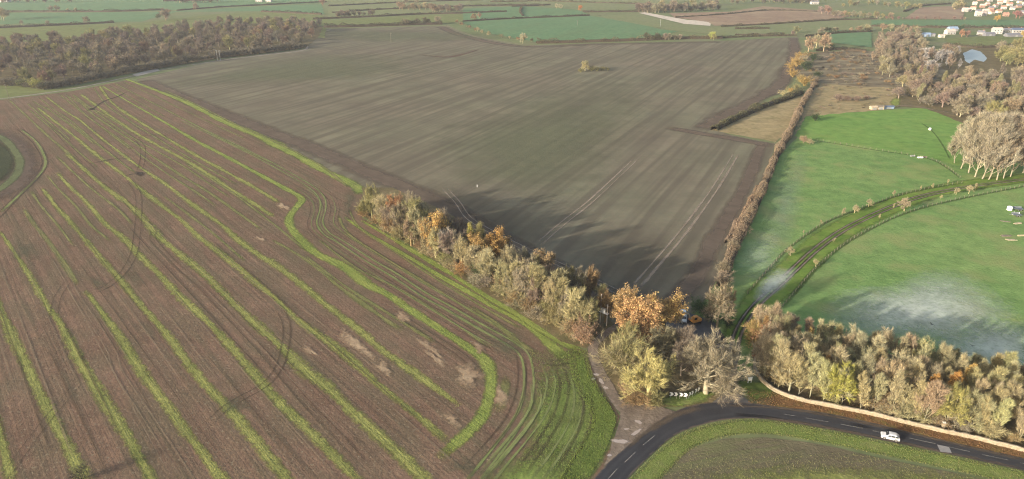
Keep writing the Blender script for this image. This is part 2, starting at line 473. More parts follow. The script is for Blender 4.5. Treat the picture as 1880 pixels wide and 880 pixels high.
# ---- the stubble field with green strips
M_STUB = ground_mat("stubble soil", (0.126, 0.081, 0.058), (0.176, 0.119, 0.086), (0.092, 0.073, 0.049), big=0.035, fine=1.1,
                    row=(AZ_STR, 0.012, 0.6), c3amt=0.7, bump=0.45, speck=((0.21, 0.175, 0.12), 1.3, 0.60, 0.7), row2=((AZ_STR, 0.05, 0.16), (0.100, 0.096, 0.060), 0.35), mid=0.25)
sheet("stubble_field", [(-420, 200), (0, 184), (130, 168), (235, 147), (330, 184), (470, 243), (560, 288), (664, 344), (664, 400), (760, 458), (860, 525), (960, 585),
                        (1030, 632), (1080, 645), (1095, 690), (1120, 735), (1138, 765), (1125, 830), (1092, 885), (1080, 960), (-420, 960)], M_STUB, Z1 + .005, "brown stubble field crossed by green strips", jag=0.4)
M_STRIP = ground_mat("strip grass", (0.150, 0.168, 0.055), (0.260, 0.262, 0.09), (0.12, 0.122, 0.055), big=0.07, fine=1.6, row=(AZ_STR, 0.06, 1.2), c3amt=0.5, bump=0.6, edge=(1.35, 2.7, 0.5))
M_STRIP_B = ground_mat("bright strip grass", (0.135, 0.180, 0.048), (0.240, 0.265, 0.078), (0.105, 0.130, 0.045), big=0.09, fine=1.6, row=(AZ_STR, 0.06, 1.2), c3amt=0.5, bump=0.6, edge=(1.9, 2.0, 0.9))
M_STRIP_T = ground_mat("thin strip grass", (0.135, 0.145, 0.06), (0.20, 0.19, 0.085), (0.11, 0.12, 0.05), big=0.09, fine=1.6, row=(AZ_STR, 0.06, 1.2), c3amt=0.5, bump=0.5, edge=(1.7, 1.9, 0.6, 0.9))
STR = "green strips across the stubble field"
strips = [
    ([(17, 184), (57, 221), (90, 252), (114, 272), (153, 309), (190, 342)], [1.6, 2.0], 'T'),
    ([(122, 282), (184, 337), (245, 383), (294, 437), (332, 468), (383, 511), (434, 562), (475, 600), (521, 641), (560, 682), (598, 708), (661, 770), (715, 818), (776, 877), (800, 900)], [2.6, 2.4, 3.6, 3.0, 3.2, 3.0], 'S'),
    ([(68, 197), (97, 220), (133, 248), (176, 284), (225, 320), (255, 345), (294, 376), (332, 404), (366, 436), (408, 468), (475, 524), (508, 550), (547, 588), (598, 624), (640, 657), (700, 711), (764, 762), (822, 813)], [2.2, 2.4, 2.8, 2.6, 3.0, 2.6], 'S'),
    ([(85, 178), (119, 204), (145, 220), (179, 248), (212, 274), (245, 299), (276, 320), (306, 340), (357, 378), (408, 414), (434, 438), (474, 468), (508, 488), (572, 537), (598, 560), (649, 598), (700, 642), (725, 660), (776, 696), (815, 724), (845, 747)], [1.6, 2.0, 2.0, 2.6, 3.0, 2.4], 'S'),
    ([(133, 173), (165, 205), (184, 220), (255, 268), (271, 281), (329, 320), (378, 350), (434, 389), (480, 422)], 1.3, 'T'),
    ([(148, 173), (212, 220), (255, 248), (306, 276), (357, 304), (419, 345), (475, 380), (503, 399)], 2.0, 'S'),
    ([(498, 440), (547, 468), (593, 501), (623, 527), (674, 563), (713, 591), (741, 608)], [1.3, 1.2, 1.4, 2.4, 2.4], 'T'),
    ([(182, 158), (207, 190), (250, 220), (301, 251), (357, 284), (408, 312), (475, 349), (513, 373)], 2.0, 'S'),
    ([(187, 158), (236, 187), (294, 220), (355, 256), (408, 284), (475, 320), (521, 345), (547, 359), (554, 368), (547, 378), (534, 394), (531, 411), (548, 436), (580, 465), (633, 491), (674, 522), (713, 542), (751, 568), (802, 601), (853, 634), (889, 660), (900, 685), (901, 711), (889, 757), (866, 788), (827, 823), (804, 844)], [1.6, 1.8, 2.2, 2.6, 2.8, 3.4, 3.6, 3.2], 'B'),
    ([(230, 145), (332, 184), (408, 222), (475, 250), (547, 287), (598, 315), (650, 340), (664, 358)], [3.5, 4.5, 6.5, 6.0], 'B'),
    ([(633, 399), (664, 422), (690, 438), (751, 473), (802, 504), (866, 540), (904, 563), (945, 584), (978, 606), (1017, 639), (1045, 665)], [1.6, 2.0, 2.4, 2.8, 4.0], 'B'),
    ([(664, 405), (760, 462), (850, 516), (900, 548), (950, 578), (1010, 615), (1070, 648)], [1.5, 2.5, 3.0, 3.0], 'B'),
    ([(105, 317), (128, 343), (163, 376), (191, 409), (227, 438), (255, 468), (294, 506), (332, 547), (383, 593), (442, 658), (470, 691), (508, 734), (547, 772), (598, 823), (649, 874), (670, 895)], [2.2, 2.6, 2.8, 2.8, 2.6], 'S'),
    ([(77, 345), (102, 378), (128, 406), (155, 439), (184, 473), (220, 514), (255, 557), (281, 585), (314, 624), (337, 658), (370, 698), (408, 739), (442, 777), (475, 817), (521, 874), (540, 900)], [2.0, 2.2, 2.4, 2.8, 2.6], 'S'),
    ([(43, 383), (64, 414), (84, 438), (115, 481), (143, 524)], [1.5, 1.8], 'T'),
    ([(152, 535), (163, 542), (194, 583), (220, 619), (243, 658), (271, 698), (306, 744), (337, 788), (365, 823), (398, 869), (420, 900)], [2.0, 2.6, 2.8, 2.8], 'S'),
    ([(0, 425), (10, 440), (36, 478), (59, 514), (87, 563), (110, 593), (143, 657), (166, 696), (194, 739), (225, 788), (255, 839), (276, 877), (290, 905)], [2.0, 2.2, 3.0, 3.0], 'S'),
    ([(-20, 530), (0, 568), (20, 614), (45, 664), (77, 731), (102, 777), (128, 828), (145, 862), (160, 890)], [2.6, 3.0, 3.0], 'S'),
    ([(-30, 730), (0, 803), (10, 839), (22, 890)], [2.6, 2.8], 'S'),
    ([(300, 165), (360, 192), (440, 232), (520, 268), (590, 305), (640, 345)], 1.2, 'T'),
    ([(60, 186), (110, 215), (160, 250), (210, 290)], 1.0, 'T'), ([(120, 175), (180, 205), (230, 235)], 1.1, 'T'), ([(210, 153), (262, 180), (330, 215), (420, 262), (500, 300)], 1.2, 'T'), ([(110, 174), (150, 206), (195, 240), (240, 275)], 1.0, 'T'), ([(50, 190), (90, 225), (130, 258)], 1.0, 'T'), ([(225, 150), (290, 180), (370, 218), (450, 255)], 1.0, 'T'), ([(340, 300), (420, 350), (500, 410), (560, 460)], .9, 'T'), ([(300, 360), (380, 420), (450, 480)], .9, 'T'), ([(560, 470), (640, 530), (720, 580), (800, 630)], 1.0, 'T'), ([(620, 395), (640, 430), (700, 470), (790, 525), (880, 580), (950, 622)], .9, 'T'), ([(640, 385), (660, 418), (720, 460), (800, 512), (890, 566), (960, 606)], .9, 'T'), ([(585, 440), (650, 490), (730, 530), (820, 585), (900, 640)], .9, 'T'),
    ([(860, 560), (905, 590), (950, 628), (985, 652)], [1.5, 2.5], 'T'), ([(930, 690), (925, 720), (915, 760)], 1.6, 'T'),
]
strip_lines = []
for q, (px, w, k) in enumerate(strips):
    m = {'S': M_STRIP, 'B': M_STRIP_B, 'T': M_STRIP_T}[k]
    w2 = [x * 1.15 for x in w] if isinstance(w, list) else w * 1.6
    lab = {'S': "green weedy grass strip across brown stubble", 'B': "bright green grass strip near the tree belt edge of the stubble", 'T': "thin yellowish grass strip across brown stubble"}[k]
    o, c, wv = ribbon("grass_strip", px, w2, m, Z2 + 0.001 * q, lab, STR, step=1.5, wob=0.22)
    strip_lines.append((c, wv, k))

for q, (i, off, frac) in enumerate([(1, 5.0, .42), (2, 5.5, .40), (2, -4.5, .3), (3, 4.5, .5), (4, 4.0, .9), (5, 4.5, .9), (7, 4.2, .9), (8, -4.5, .28), (12, 4.5, .4), (13, 4.5, .35)]):
    c = strip_lines[i][0]; c = c[:max(8, int(len(c) * frac))]
    ribbon("grass_strip", None, 1.5, M_STRIP_T, Z2 + 0.03 + 0.0012 * q, "thin yellowish grass strip across brown stubble", STR, offset=off, wob=.2, fade=6, world_pts=c)
tracks([(332, 220), (400, 252), (475, 289), (521, 314), (570, 343), (590, 363), (593, 383), (587, 409), (600, 430), (618, 440), (682, 481), (725, 506), (776, 540), (827, 568), (878, 598), (942, 634), (964, 655), (971, 690), (970, 720), (962, 752), (940, 790), (910, 830), (875, 875), (850, 905)], M_TRK_GRN, Z3 + .02, 2.3, 1.0, "double grassy wheel track round the edge of the stubble field")
tracks([(950, 640), (958, 670), (955, 720), (935, 770), (900, 815), (850, 870)], M_TRK_DARK, Z3 + .025, 2.0, 0.6, "dark wheel track inside the field corner")
tracks([(33, 235), (61, 258), (79, 284), (82, 304), (66, 327), (38, 355), (0, 394), (-30, 420)], M_TRK_DARK, Z3 + .01, 2.4, 0.9, "dark wheel track curving round the round hollow")
ribbon("wheel_track", [(36, 237), (64, 258), (80, 284), (83, 304), (68, 326), (40, 354), (0, 392)], 1.6, M_TRK_GRN, Z3 + .02, "pale middle of the track round the hollow", "wheel tracks across the fields")
tracks([(250, 256), (262, 271), (261, 297), (255, 316)], M_TRK_DARK, Z3 + .01, 2.2, 0.5, "dark wheel track above the bare dark patch")
tracks([(235, 328), (252, 353), (255, 386), (251, 437), (245, 468), (230, 496), (209, 517), (186, 532), (143, 540)], M_TRK_DARK, Z3 + .012, 2.2, 0.5, "dark wheel track curling below the bare dark patch")
tracks([(135, 505), (112, 535), (103, 555), (98, 590)], M_TRK_DARK, Z3 + .014, 2.0, 0.4, "faint dark wheel track near the field's outer edge")
tracks([(508, 560), (522, 585), (527, 605), (522, 644), (512, 675), (485, 708), (420, 745), (370, 790)], M_TRK_DARK, Z3 + .016, 2.0, 0.5, "dark wheel track curving over three green strips")
tracks([(153, 693), (115, 738), (77, 783), (15, 867), (-10, 895)], M_TRK_DARK, Z3 + .018, 1.9, 0.4, "dark diagonal wheel track near the dark bare bush")
tracks([(60, 410), (77, 440), (120, 504), (135, 537), (170, 590), (204, 644), (217, 683), (268, 762), (345, 880), (360, 905)], M_TRK_FAINT, Z3 + .03, 1.9, 0.4, "long pale tramline between two green strips")
tracks([(89, 225), (143, 286), (163, 304), (205, 345), (253, 393), (281, 424), (281, 440), (322, 486), (365, 522), (447, 608), (490, 655), (559, 737), (623, 803), (674, 864)], M_TRK_DARK, Z3 + .032, 1.9, 0.4, "long dark tramline beside a green strip")
tracks([(700, 560), (780, 610), (850, 655), (880, 690), (870, 730)], M_TRK_DARK, Z3 + .034, 1.8, 0.35, "dark tramline inside the bright strip")
for k, off in enumerate((-5, -3.4, -1.5, 1.8, 3.4, 5.0, 6.5)):
    c = path([(560, 338), (592, 363), (600, 385), (596, 410), (612, 430), (682, 478), (776, 536), (878, 595), (945, 632)], 0.1)
    ribbon("wheel_track", None, 0.4, (M_TRK_DARK, M_TRK_GRN)[k % 2], Z3 + .04 + .002 * k, "faint furrow line following the field edge", "furrow lines along the field edge", offset=off, world_pts=c, wob=.3)
for k in range(26):
    x = -40 + k * 40 + rng.uniform(-12, 12)
    p0 = G(x, 900); d = azd(AZ_STR + rng.uniform(-1, 1)); L = rng.uniform(60, 220); st = rng.uniform(0, 60)
    c = np.array([[p0.x + d[0] * (st + t), p0.y + d[1] * (st + t), 0] for t in np.arange(0, L, 3)])
    if c[:, 0].max() > 10: continue
    ribbon("wheel_track", None, rng.uniform(.3, .6), (M_TRK_DARK, M_TRK_FAINT)[k % 2], Z3 + .06 + .001 * k, "faint furrow line between the green strips", "furrow lines between the green strips", world_pts=c, wob=.3)

M_BARE = ground_mat("straw patch", (0.27, 0.19, 0.125), (0.38, 0.295, 0.20), (0.17, 0.115, 0.08), big=0.2, fine=1.2, bump=0.4, edge=(1.6, 2.4, 0.5, .9))
for (x, y, rx, ry, ro) in [(568, 644, 18, 6, .7), (655, 634, 42, 13, .75), (704, 676, 28, 9, .6), (740, 583, 22, 8, .6), (520, 380, 13, 7, .3), (860, 690, 34, 20, .5), (830, 771, 18, 12, .4), (920, 730, 12, 24, .2), (790, 640, 30, 8, .7), (800, 660, 22, 8, .7), (480, 440, 10, 4, .4), (880, 640, 18, 7, .5)]:
    blob("bare_straw_patch", x, y, rx, ry, M_BARE, Z3 + .09, ro, "pale straw patch where the crop failed", "pale bare patches in the stubble field", lump=.6)
M_DARKP = ground_mat("dark bare patch", (0.05, 0.042, 0.036), (0.075, 0.06, 0.05), big=0.2, bump=0.3, edge=(2.2, 1.5, 0.5, 0.85))
blob("dark_patch", 256, 320, 9, 5, M_DARKP, Z3 + .1, 0, "dark bare patch where the wheel tracks meet")
ribbon("dark_streak", [(222, 326), (240, 321), (252, 319)], [.6, 1.8], M_DARKP, Z3 + .1, "dark streak running into the bare dark patch")
blob("dark_patch", 168, 201, 6, 2.2, M_DARKP, Z3 + .1, 0, "small dark patch far up the stubble field")
ribbon("dark_streak", [(148, 204), (165, 203), (190, 187), (215, 178), (235, 168)], [.8, 1.6, .8], M_DARKP, Z3 + .1, "thin dark furrow slanting up the far stubble")
ribbon("dark_streak", [(160, 303), (200, 294), (235, 291)], 1.0, M_DARKP, Z3 + .1, "thin dark streak left of the bare dark patch")
M_GREYW = ground_mat("grey weeds", (0.085, 0.09, 0.06), (0.13, 0.135, 0.085), big=0.2, fine=1.5, bump=0.4, edge=(1.0, 2.4, 0.5, 0.45))
for (x, y, rx, ry, ro) in [(245, 510, 22, 16, .4), (40, 462, 30, 22, .3), (175, 520, 30, 12, .2), (850, 860, 45, 20, .1), (640, 375, 14, 40, .1), (930, 640, 45, 18, .6), (430, 745, 22, 22, .7)]:
    blob("weed_patch", x, y, rx, ry, M_GREYW, Z3 + .11, ro, "grey-green weedy patch in the stubble", "weedy patches in the stubble field", lump=.5)

# round hollow at the edge
M_HOLLOW = grass_mat("hollow turf", (0.038, 0.046, 0.028), (0.052, 0.06, 0.035), bump=.4, edge=(6, 1.0, 0.3))
M_RING = grass_mat("ring turf", (0.088, 0.105, 0.055), (0.115, 0.13, 0.065), bump=.4, edge=(2.0, 1.2, 0.4))
M_DSOIL = ground_mat("damp soil", (0.10, 0.078, 0.064), (0.125, 0.095, 0.075), big=.1, bump=.4, edge=(5, 1.5, 0.2, 0.9))
blob("soil_ring", -40, 305, 118, 74, M_DSOIL, Z3 + .12, 0, "damp grey soil round the hollow", lump=.05)
blob("hollow", -50, 300, 82, 52, M_HOLLOW, Z3 + .14, 0, "dark green round hollow at the field's edge", lump=.05)
ribbon("grass_ring", [(-20, 245), (8, 257), (28, 279), (37, 299), (31, 320), (15, 337), (-20, 362)], 5.5, M_RING, Z3 + .16, "grassy bank round the dark hollow")

# track by the brown wood
M_LANE = ground_mat("gravel lane", (0.20, 0.18, 0.155), (0.28, 0.25, 0.215), big=.1, bump=.3, edge=(3, 1.2, .5))
ribbon("farm_track", [(-60, 186), (0, 182), (130, 164), (230, 143), (290, 130), (400, 112), (480, 102), (558, 92), (563, 78), (582, 62), (610, 54)], 3.2, M_LANE, Z3, "pale farm track along the edge of the brown wood")
sheet("gravel_pad", [(243, 137), (288, 126), (294, 130), (250, 141)], M_LANE if False else ground_mat("pale gravel", (0.27, 0.25, 0.22), (0.33, 0.31, 0.28), big=.1), Z4, "pale gravel pad at the corner of the brown wood")
sheet("rough_meadow", [(-300, 165), (30, 158), (80, 166), (150, 155), (240, 136), (245, 142), (130, 164), (0, 182), (-300, 205)], M_PALE, Z1 + .01, "pale rough grass between the wood and the stubble")
ribbon("farm_track", [(818, 46), (845, 58), (875, 68), (920, 76), (960, 82), (1000, 86)], 2.6, M_TRK_PALE, Z4, "pale farm track down to the far hedge")
M_CONC = ground_mat("concrete", (0.42, 0.37, 0.31), (0.5, 0.45, 0.39), big=.05, bump=.05)
sheet("concrete_strip", [(1172, 24), (1184, 23), (1262, 37), (1306, 40), (1304, 48), (1255, 44)], M_CONC, Z3 + .1, "pale concrete strip beside the pinkish ploughed field")
ribbon("weed_line", [(1098, 29), (1140, 37), (1180, 43), (1216, 53)], 6, M_RED, Z3 + .1, "reddish dead weeds along a field edge")

# ---- pastures on the other side
M_PAST = grass_mat("pasture", (0.110, 0.200, 0.064), (0.170, 0.252, 0.088), (0.205, 0.235, 0.094), big=0.02, fine=0.9, bump=0.7, c3amt=.8)
M_PASTB = grass_mat("bright pasture", (0.115, 0.215, 0.055), (0.145, 0.240, 0.065), (0.175, 0.235, 0.07), big=0.02, fine=0.8, bump=0.5, c3amt=.5)
M_SWARD = grass_mat("verge sward", (0.085, 0.155, 0.035), (0.125, 0.185, 0.045), (0.15, 0.16, 0.06), big=0.06, fine=1.2, bump=0.5)
sheet("pasture", [(1470, 245), (1520, 258), (1600, 270), (1720, 290), (1745, 300), (1960, 290), (1960, 760), (1880, 720), (1600, 700), (1385, 670), (1330, 700), (1290, 640), (1260, 600), (1300, 545), (1345, 450), (1395, 360), (1428, 290)], M_PAST, Z1 + .012, "green pasture crossed by the curving track", jag=.4)
sheet("paddock", [(1480, 213), (1600, 204), (1700, 198), (1775, 214), (1800, 260), (1760, 305), (1720, 293), (1600, 274), (1520, 261), (1458, 250)], M_PASTB, Z1 + .016, "bright green paddock beyond the fence", jag=.6)
sheet("straw_triangle", [(1306, 238), (1400, 196), (1475, 176), (1448, 245), (1424, 261), (1345, 247)], M_STRAW, Z2 + .03, "straw-coloured rough triangle between two hedges", jag=.8)
sheet("rough_ground", [(1490, 150), (1560, 156), (1660, 160), (1650, 196), (1600, 204), (1480, 214), (1462, 245), (1475, 200)], M_STRAW, Z1 + .018, "straw-coloured rough grass behind the paddock", jag=1.5)
sheet("scrub_ground", [(1470, 98), (1560, 93), (1680, 96), (1740, 130), (1700, 165), (1560, 158), (1490, 152), (1460, 140)], M_SCRUB, Z1 + .02, "dark bramble ground by the far wood", jag=2)
sheet("wood_floor", [(1640, 160), (1740, 90), (1960, 80), (1960, 250), (1790, 235), (1700, 200), (1650, 196)], M_WOODFLOOR, Z1 + .019, "leaf litter under the far right wood", jag=1)
blob("grass_gap", 1644, 188, 12, 9, M_STRIP_B, Z2, 0, "bright grass gap in the rough ground")
ribbon("footpath", [(1600, 203), (1660, 194), (1720, 203), (1770, 214)], 1.6, M_TRK_PALE, Z2 + .02, "thin pale path along the paddock's far edge")
M_SWL = grass_mat("fence-line grass", (0.09, 0.16, 0.03), (0.135, 0.195, 0.045), (0.17, 0.17, 0.06), big=.08, bump=.5, edge=(3, 1.2, .3))
ribbon("track_verge", [(1352, 640), (1385, 565), (1440, 512), (1500, 455), (1560, 414), (1640, 377), (1700, 356), (1780, 340), (1960, 318)], [11, 12, 14, 14, 13, 12, 11], M_SWL, Z2 + .03, "lush grass on both sides of the curving track", wob=.1)
M_TRKG = ground_mat("grit track", (0.155, 0.15, 0.13), (0.21, 0.205, 0.185), big=.2, fine=1, bump=.3, edge=(3, 1.4, .5))
TRK = [(1338, 735), (1340, 700), (1346, 655), (1356, 610), (1385, 565), (1440, 513), (1500, 457), (1560, 416), (1640, 379), (1700, 359), (1780, 343), (1880, 330), (1960, 322)]
ribbon("farm_track", TRK, 3.4, M_TRKG, Z3, "curving grit track through the pasture")
ribbon("track_middle", TRK[2:], 0.9, M_SWL, Z3 + .01, "grass growing down the middle of the curving track")
c = path(TRK[2:], 0)
ribbon("wheel_track", None, 0.75, M_TRK_PALE, Z3 + .02, "grit rut of the curving track", "ruts of the curving track", offset=1.0, world_pts=c)
ribbon("wheel_track", None, 0.75, M_TRK_PALE, Z3 + .021, "grit rut of the curving track", "ruts of the curving track", offset=-1.0, world_pts=c)
M_FROST = ground_mat("frosted grass", (0.45, 0.50, 0.44), (0.58, 0.62, 0.56), (0.28, 0.35, 0.25), big=.3, fine=1.6, bump=.3, edge=(1.2, 0.7, 0.5, 0.68))
M_THINF = ground_mat("thin frost", (0.40, 0.46, 0.38), (0.48, 0.54, 0.45), (0.25, 0.33, 0.22), big=.3, fine=1.4, edge=(0.9, 1.3, .5, .38))
blob("frost_patch", 1695, 572, 170, 74, M_FROST, Z2 + .04, .1, "white frost on the pasture under the two crows", lump=.3)
blob("frost_patch", 1830, 640, 110, 50, M_FROST, Z2 + .045, .2, "frost running down towards the roadside trees", lump=.3)
blob("frost_patch", 1420, 522, 50, 20, M_FROST, Z3 + .03, -.75, "white frost beside the curving track", lump=.2)
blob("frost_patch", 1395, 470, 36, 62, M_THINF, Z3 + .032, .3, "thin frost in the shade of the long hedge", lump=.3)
blob("frost_patch", 1440, 380, 40, 100, ground_mat("faint frost", (0.20, 0.27, 0.18), (0.24, 0.30, 0.22), big=.1, edge=(1.0, .8, .1, .4)), Z2 + .042, .35, "faint frost along the long hedge", lump=.3)
M_DGR = grass_mat("dark wet grass", (0.06, 0.095, 0.03), (0.085, 0.115, 0.04), edge=(1.5, 1.8, .3, .55))
ribbon("ditch", [(1372, 540), (1410, 497), (1450, 455), (1510, 413), (1560, 391), (1640, 363), (1700, 348), (1770, 336)], 1.8, M_DGR, Z3 + .01, "dark fence-line grass on the far side of the track")
ribbon("ditch", [(1432, 570), (1470, 525), (1500, 492), (1560, 443), (1650, 397), (1740, 371), (1880, 343), (1960, 330)], 1.8, M_DGR, Z3 + .01, "dark fence-line grass on the near side of the track")
ribbon("ditch", [(1490, 258), (1520, 262), (1600, 275), (1700, 291), (1740, 310), (1765, 330)], 1.5, M_DGR, Z2 + .05, "dark grass under the paddock fence")
ribbon("footpath", [(1690, 225), (1712, 242), (1730, 266), (1745, 295)], 1.2, M_DGR, Z2 + .05, "thin dark line curving down the paddock")

# ponds
def water_mat(name, col, rough=0.08):
    n = NT(name); p = n.pos(); nz = n.noise(p, 0.4, 3)
    return n.done(n.princ(col, rough, 0.0, 0.5, n.bump(nz, .05, .05)))
M_WATER = water_mat("pond water", (0.20, 0.235, 0.25), 0.4)
sheet("pond", [(1768, 98), (1785, 91), (1800, 95), (1812, 107), (1806, 114), (1790, 110), (1780, 117), (1772, 112)], M_WATER, Z4, "pale blue pond beyond the bare wood", jag=.6)
sheet("pond", [(1830, 232), (1960, 224), (1960, 292), (1880, 288), (1845, 270)], M_WATER, Z4, "pale pond behind the white poplars", jag=.6)

# ---- roads
M_ASPH = None
def asphalt():
    n = NT("asphalt"); p = n.pos()
    c = n.mix(n.ramp(n.noise(p, 0.12, 4), .35, .65), (0.024, 0.025, 0.030), (0.034, 0.035, 0.041))
    c = n.mix(n.math('MULTIPLY', n.ramp(n.noise(p, 3.0, 3), .5, .8), .4), c, (0.06, 0.058, 0.056))
    u = n.math('ABSOLUTE', n.attr("ru"))
    worn = n.math('MULTIPLY', n.ramp(n.math('ABSOLUTE', n.math('SUBTRACT', u, 0.5)), .22, .05), .22)
    c = n.mix(worn, c, (0.062, 0.062, 0.066))
    mud = n.math('MULTIPLY', n.ramp(n.math('ADD', u, n.math('MULTIPLY', n.math('SUBTRACT', n.noise(p, .5, 3), .5), .5)), .86, 1.0), .75)
    c = n.mix(mud, c, (0.13, 0.10, 0.075))
    return n.done(n.princ(c, 0.8, 0, 0.2, n.bump(n.noise(p, 8.0, 2), .15, .02)))
M_ASPH = asphalt()
ROAD_L = [(1060, 915), (1090, 880), (1118, 849), (1160, 813), (1200, 780), (1234, 759), (1272, 745), (1323, 739.5), (1374, 741), (1420, 747), (1502, 757), (1604, 778), (1655, 791), (1757, 815), (1880, 843), (1990, 868)]
ROAD_R = [(1125, 915), (1152, 880), (1195, 836), (1234, 803), (1272, 786), (1323, 773), (1374, 769), (1420, 772), (1477, 781), (1553, 795), (1604, 806), (1668, 819), (1757, 838), (1880, 865), (1990, 890)]
def two_sided(name, A, B, mat, z, label, m=9, cuts=140):
    a0, b0 = path(A, z, 1.0), path(B, z, 1.0)
    def res(c):
        d = np.concatenate([[0], np.cumsum(np.linalg.norm(np.diff(c, axis=0), axis=1))]); t = np.linspace(0, d[-1], cuts)
        return np.stack([np.interp(t, d, c[:, i]) for i in range(3)], 1)
    a0, b0 = res(a0), res(b0); us = np.linspace(0, 1, m)
    V = (a0[:, None, :] * (1 - us)[None, :, None] + b0[:, None, :] * us[None, :, None]).reshape(-1, 3)
    i = (np.arange(cuts - 1)[:, None] * m + np.arange(m - 1)[None, :]).ravel()
    Fs = np.stack([i, i + 1, i + m + 1, i + m], 1)[:, ::-1]
    me = mesh_np(name, V, Fs, mat, {"ru": np.tile(us * 2 - 1, cuts), "re": np.ones(len(V))})
    return tag(link(name, me), label, None, None, 'structure'), (a0 + b0) / 2
road, ROAD_C = two_sided("road", ROAD_L, ROAD_R, M_ASPH, Z5, "dark asphalt road bending round the copse")
M_TAR = ground_mat("tar patch", (0.022, 0.022, 0.025), (0.03, 0.03, 0.033), big=.5, fine=3, bump=.1, edge=(5, 2.0, 1.0, .8))
M_MUDE = ground_mat("mud on the road", (0.11, 0.085, 0.062), (0.15, 0.12, 0.09), big=.3, fine=2, bump=.2, edge=(1.2, 2.2, .6, .6))
ribbon("tar_patch", [(1345, 762), (1400, 766), (1440, 773)], 1.3, M_TAR, Z5 + .012, "dark tar patch strip on the near side of the bend", step=.8, wob=.1)
ribbon("tar_patch", [(1560, 779), (1605, 788)], 1.1, M_TAR, Z5 + .012, "dark tar patch in the far lane above the car", step=.8, wob=.1)
ribbon("road_mud", [(1150, 826), (1190, 792), (1240, 764), (1290, 748)], 2.4, M_MUDE, Z5 + .015, "mud dragged from the apron over the road edge", step=.8, wob=.4)
ribbon("road_mud", [(1400, 768), (1480, 779), (1560, 794), (1660, 815), (1760, 836), (1880, 862)], 1.0, M_MUDE, Z5 + .016, "mud along the near edge of the road", step=.8, wob=.5)
ribbon("road_mud", [(1330, 745), (1420, 750), (1505, 761), (1605, 782), (1700, 804), (1880, 846)], 1.0, M_MUDE, Z5 + .017, "mud along the far edge of the road", step=.8, wob=.5)
M_PAINT = ground_mat("road paint", (0.30, 0.30, 0.28), (0.45, 0.45, 0.42), big=1.0, fine=3.0, bump=0, edge=(4, 3.0, 1.5, .48))
for (a0, b0) in [((1116, 881), (1133, 862)), ((1147, 850), (1167, 831)), ((1180, 819), (1202, 801)), ((1438, 761.5), (1460, 765)), ((1479, 768.5), (1521, 776)), ((1543, 780), (1584, 788)), ((1602, 792), (1614, 795)),
                 ((1669, 805.5), (1717, 816)), ((1742, 822), (1780, 830.5)), ((1803, 836), (1851, 846)), ((1872, 851), (1910, 859))]:
    ribbon("road_marking", [a0, b0], 0.17, M_PAINT, Z5 + .03, "white centre line dash on the bending road", "centre line dashes", step=.6, wob=.02, fade=0)
# side road mouth
sheet("road_junction", [(1300, 746), (1322, 728), (1330, 700), (1352, 700), (1358, 722), (1384, 746), (1350, 748)], M_TRKG if False else ground_mat("worn asphalt", (0.085, 0.082, 0.082), (0.12, 0.115, 0.11), big=.2, bump=.15), Z4, "grey side road mouth beside the copse")
# muddy lane and gravel apron
M_MUD = ground_mat("muddy gravel", (0.120, 0.098, 0.080), (0.180, 0.150, 0.125), (0.235, 0.20, 0.17), big=.25, fine=1.3, bump=.5, edge=(3.5, 1.3, .5))
M_MUDP = ground_mat("gravel apron", (0.130, 0.105, 0.085), (0.195, 0.162, 0.132), (0.10, 0.08, 0.064), big=.2, fine=1.3, bump=.5)
ribbon("muddy_lane", [(1190, 585), (1150, 592), (1122, 606), (1097, 626), (1088, 644), (1097, 676), (1115, 708), (1133, 738), (1150, 758), (1165, 775)], [2.6, 2.7, 2.8, 3.2, 4.6], M_MUD, Z4 + .01, "muddy gravel lane curving past the copse")
sheet("gravel_apron", [(1139, 748), (1160, 740), (1185, 742), (1215, 748), (1240, 757), (1200, 782), (1160, 816), (1118, 852), (1108, 856), (1116, 838), (1127, 806), (1139, 772)], M_MUDP, Z4 + .02, "brown gravel apron where the lane meets the road", jag=.3, step=1.5)
M_PUD = NT("sky-tinted puddle water"); _p = M_PUD.pos(); _e = M_PUD.math('MULTIPLY', M_PUD.math('ADD', M_PUD.math('MULTIPLY', M_PUD.math('SUBTRACT', 1.0, M_PUD.attr("ru")), 3.0), M_PUD.math('MULTIPLY', M_PUD.math('SUBTRACT', M_PUD.noise(_p, 1.6, 3), .5), 1.6), clamp=True), .75)
M_PUD = M_PUD.done(M_PUD.princ((0.42, 0.36, 0.325), 0.3, 0, .5), _e)  # pale pink of the reflected sky put into the base colour
for (x, y, rx, ry, ro, lab) in [(1172, 776, 8, 4, .3, "puddle farthest up the gravel apron"), (1168, 795, 12, 4, -.5, "long puddle by the road edge of the apron"), (1139, 811.5, 16, 5, .08, "largest puddle low on the gravel apron"), (1119, 837, 6, 2.5, .2, "small puddle at the apron's foot"), (1150, 789, 6, 2, 0, "tiny puddle mid apron"),
                            (1095, 689, 6, 3, .3, "pale puddle at the top of the lane"), (1104, 701, 4, 8, -.5, "long pale puddle in the lane's rut"), (1112, 713, 7, 2.5, .2, "pale puddle low in the lane"), (1089, 697, 4, 3, 0, "pale puddle on the lane's grass edge")]:
    blob("puddle", x, y, rx, ry, M_PUD, Z4 + .05, ro, lab, lump=.3)
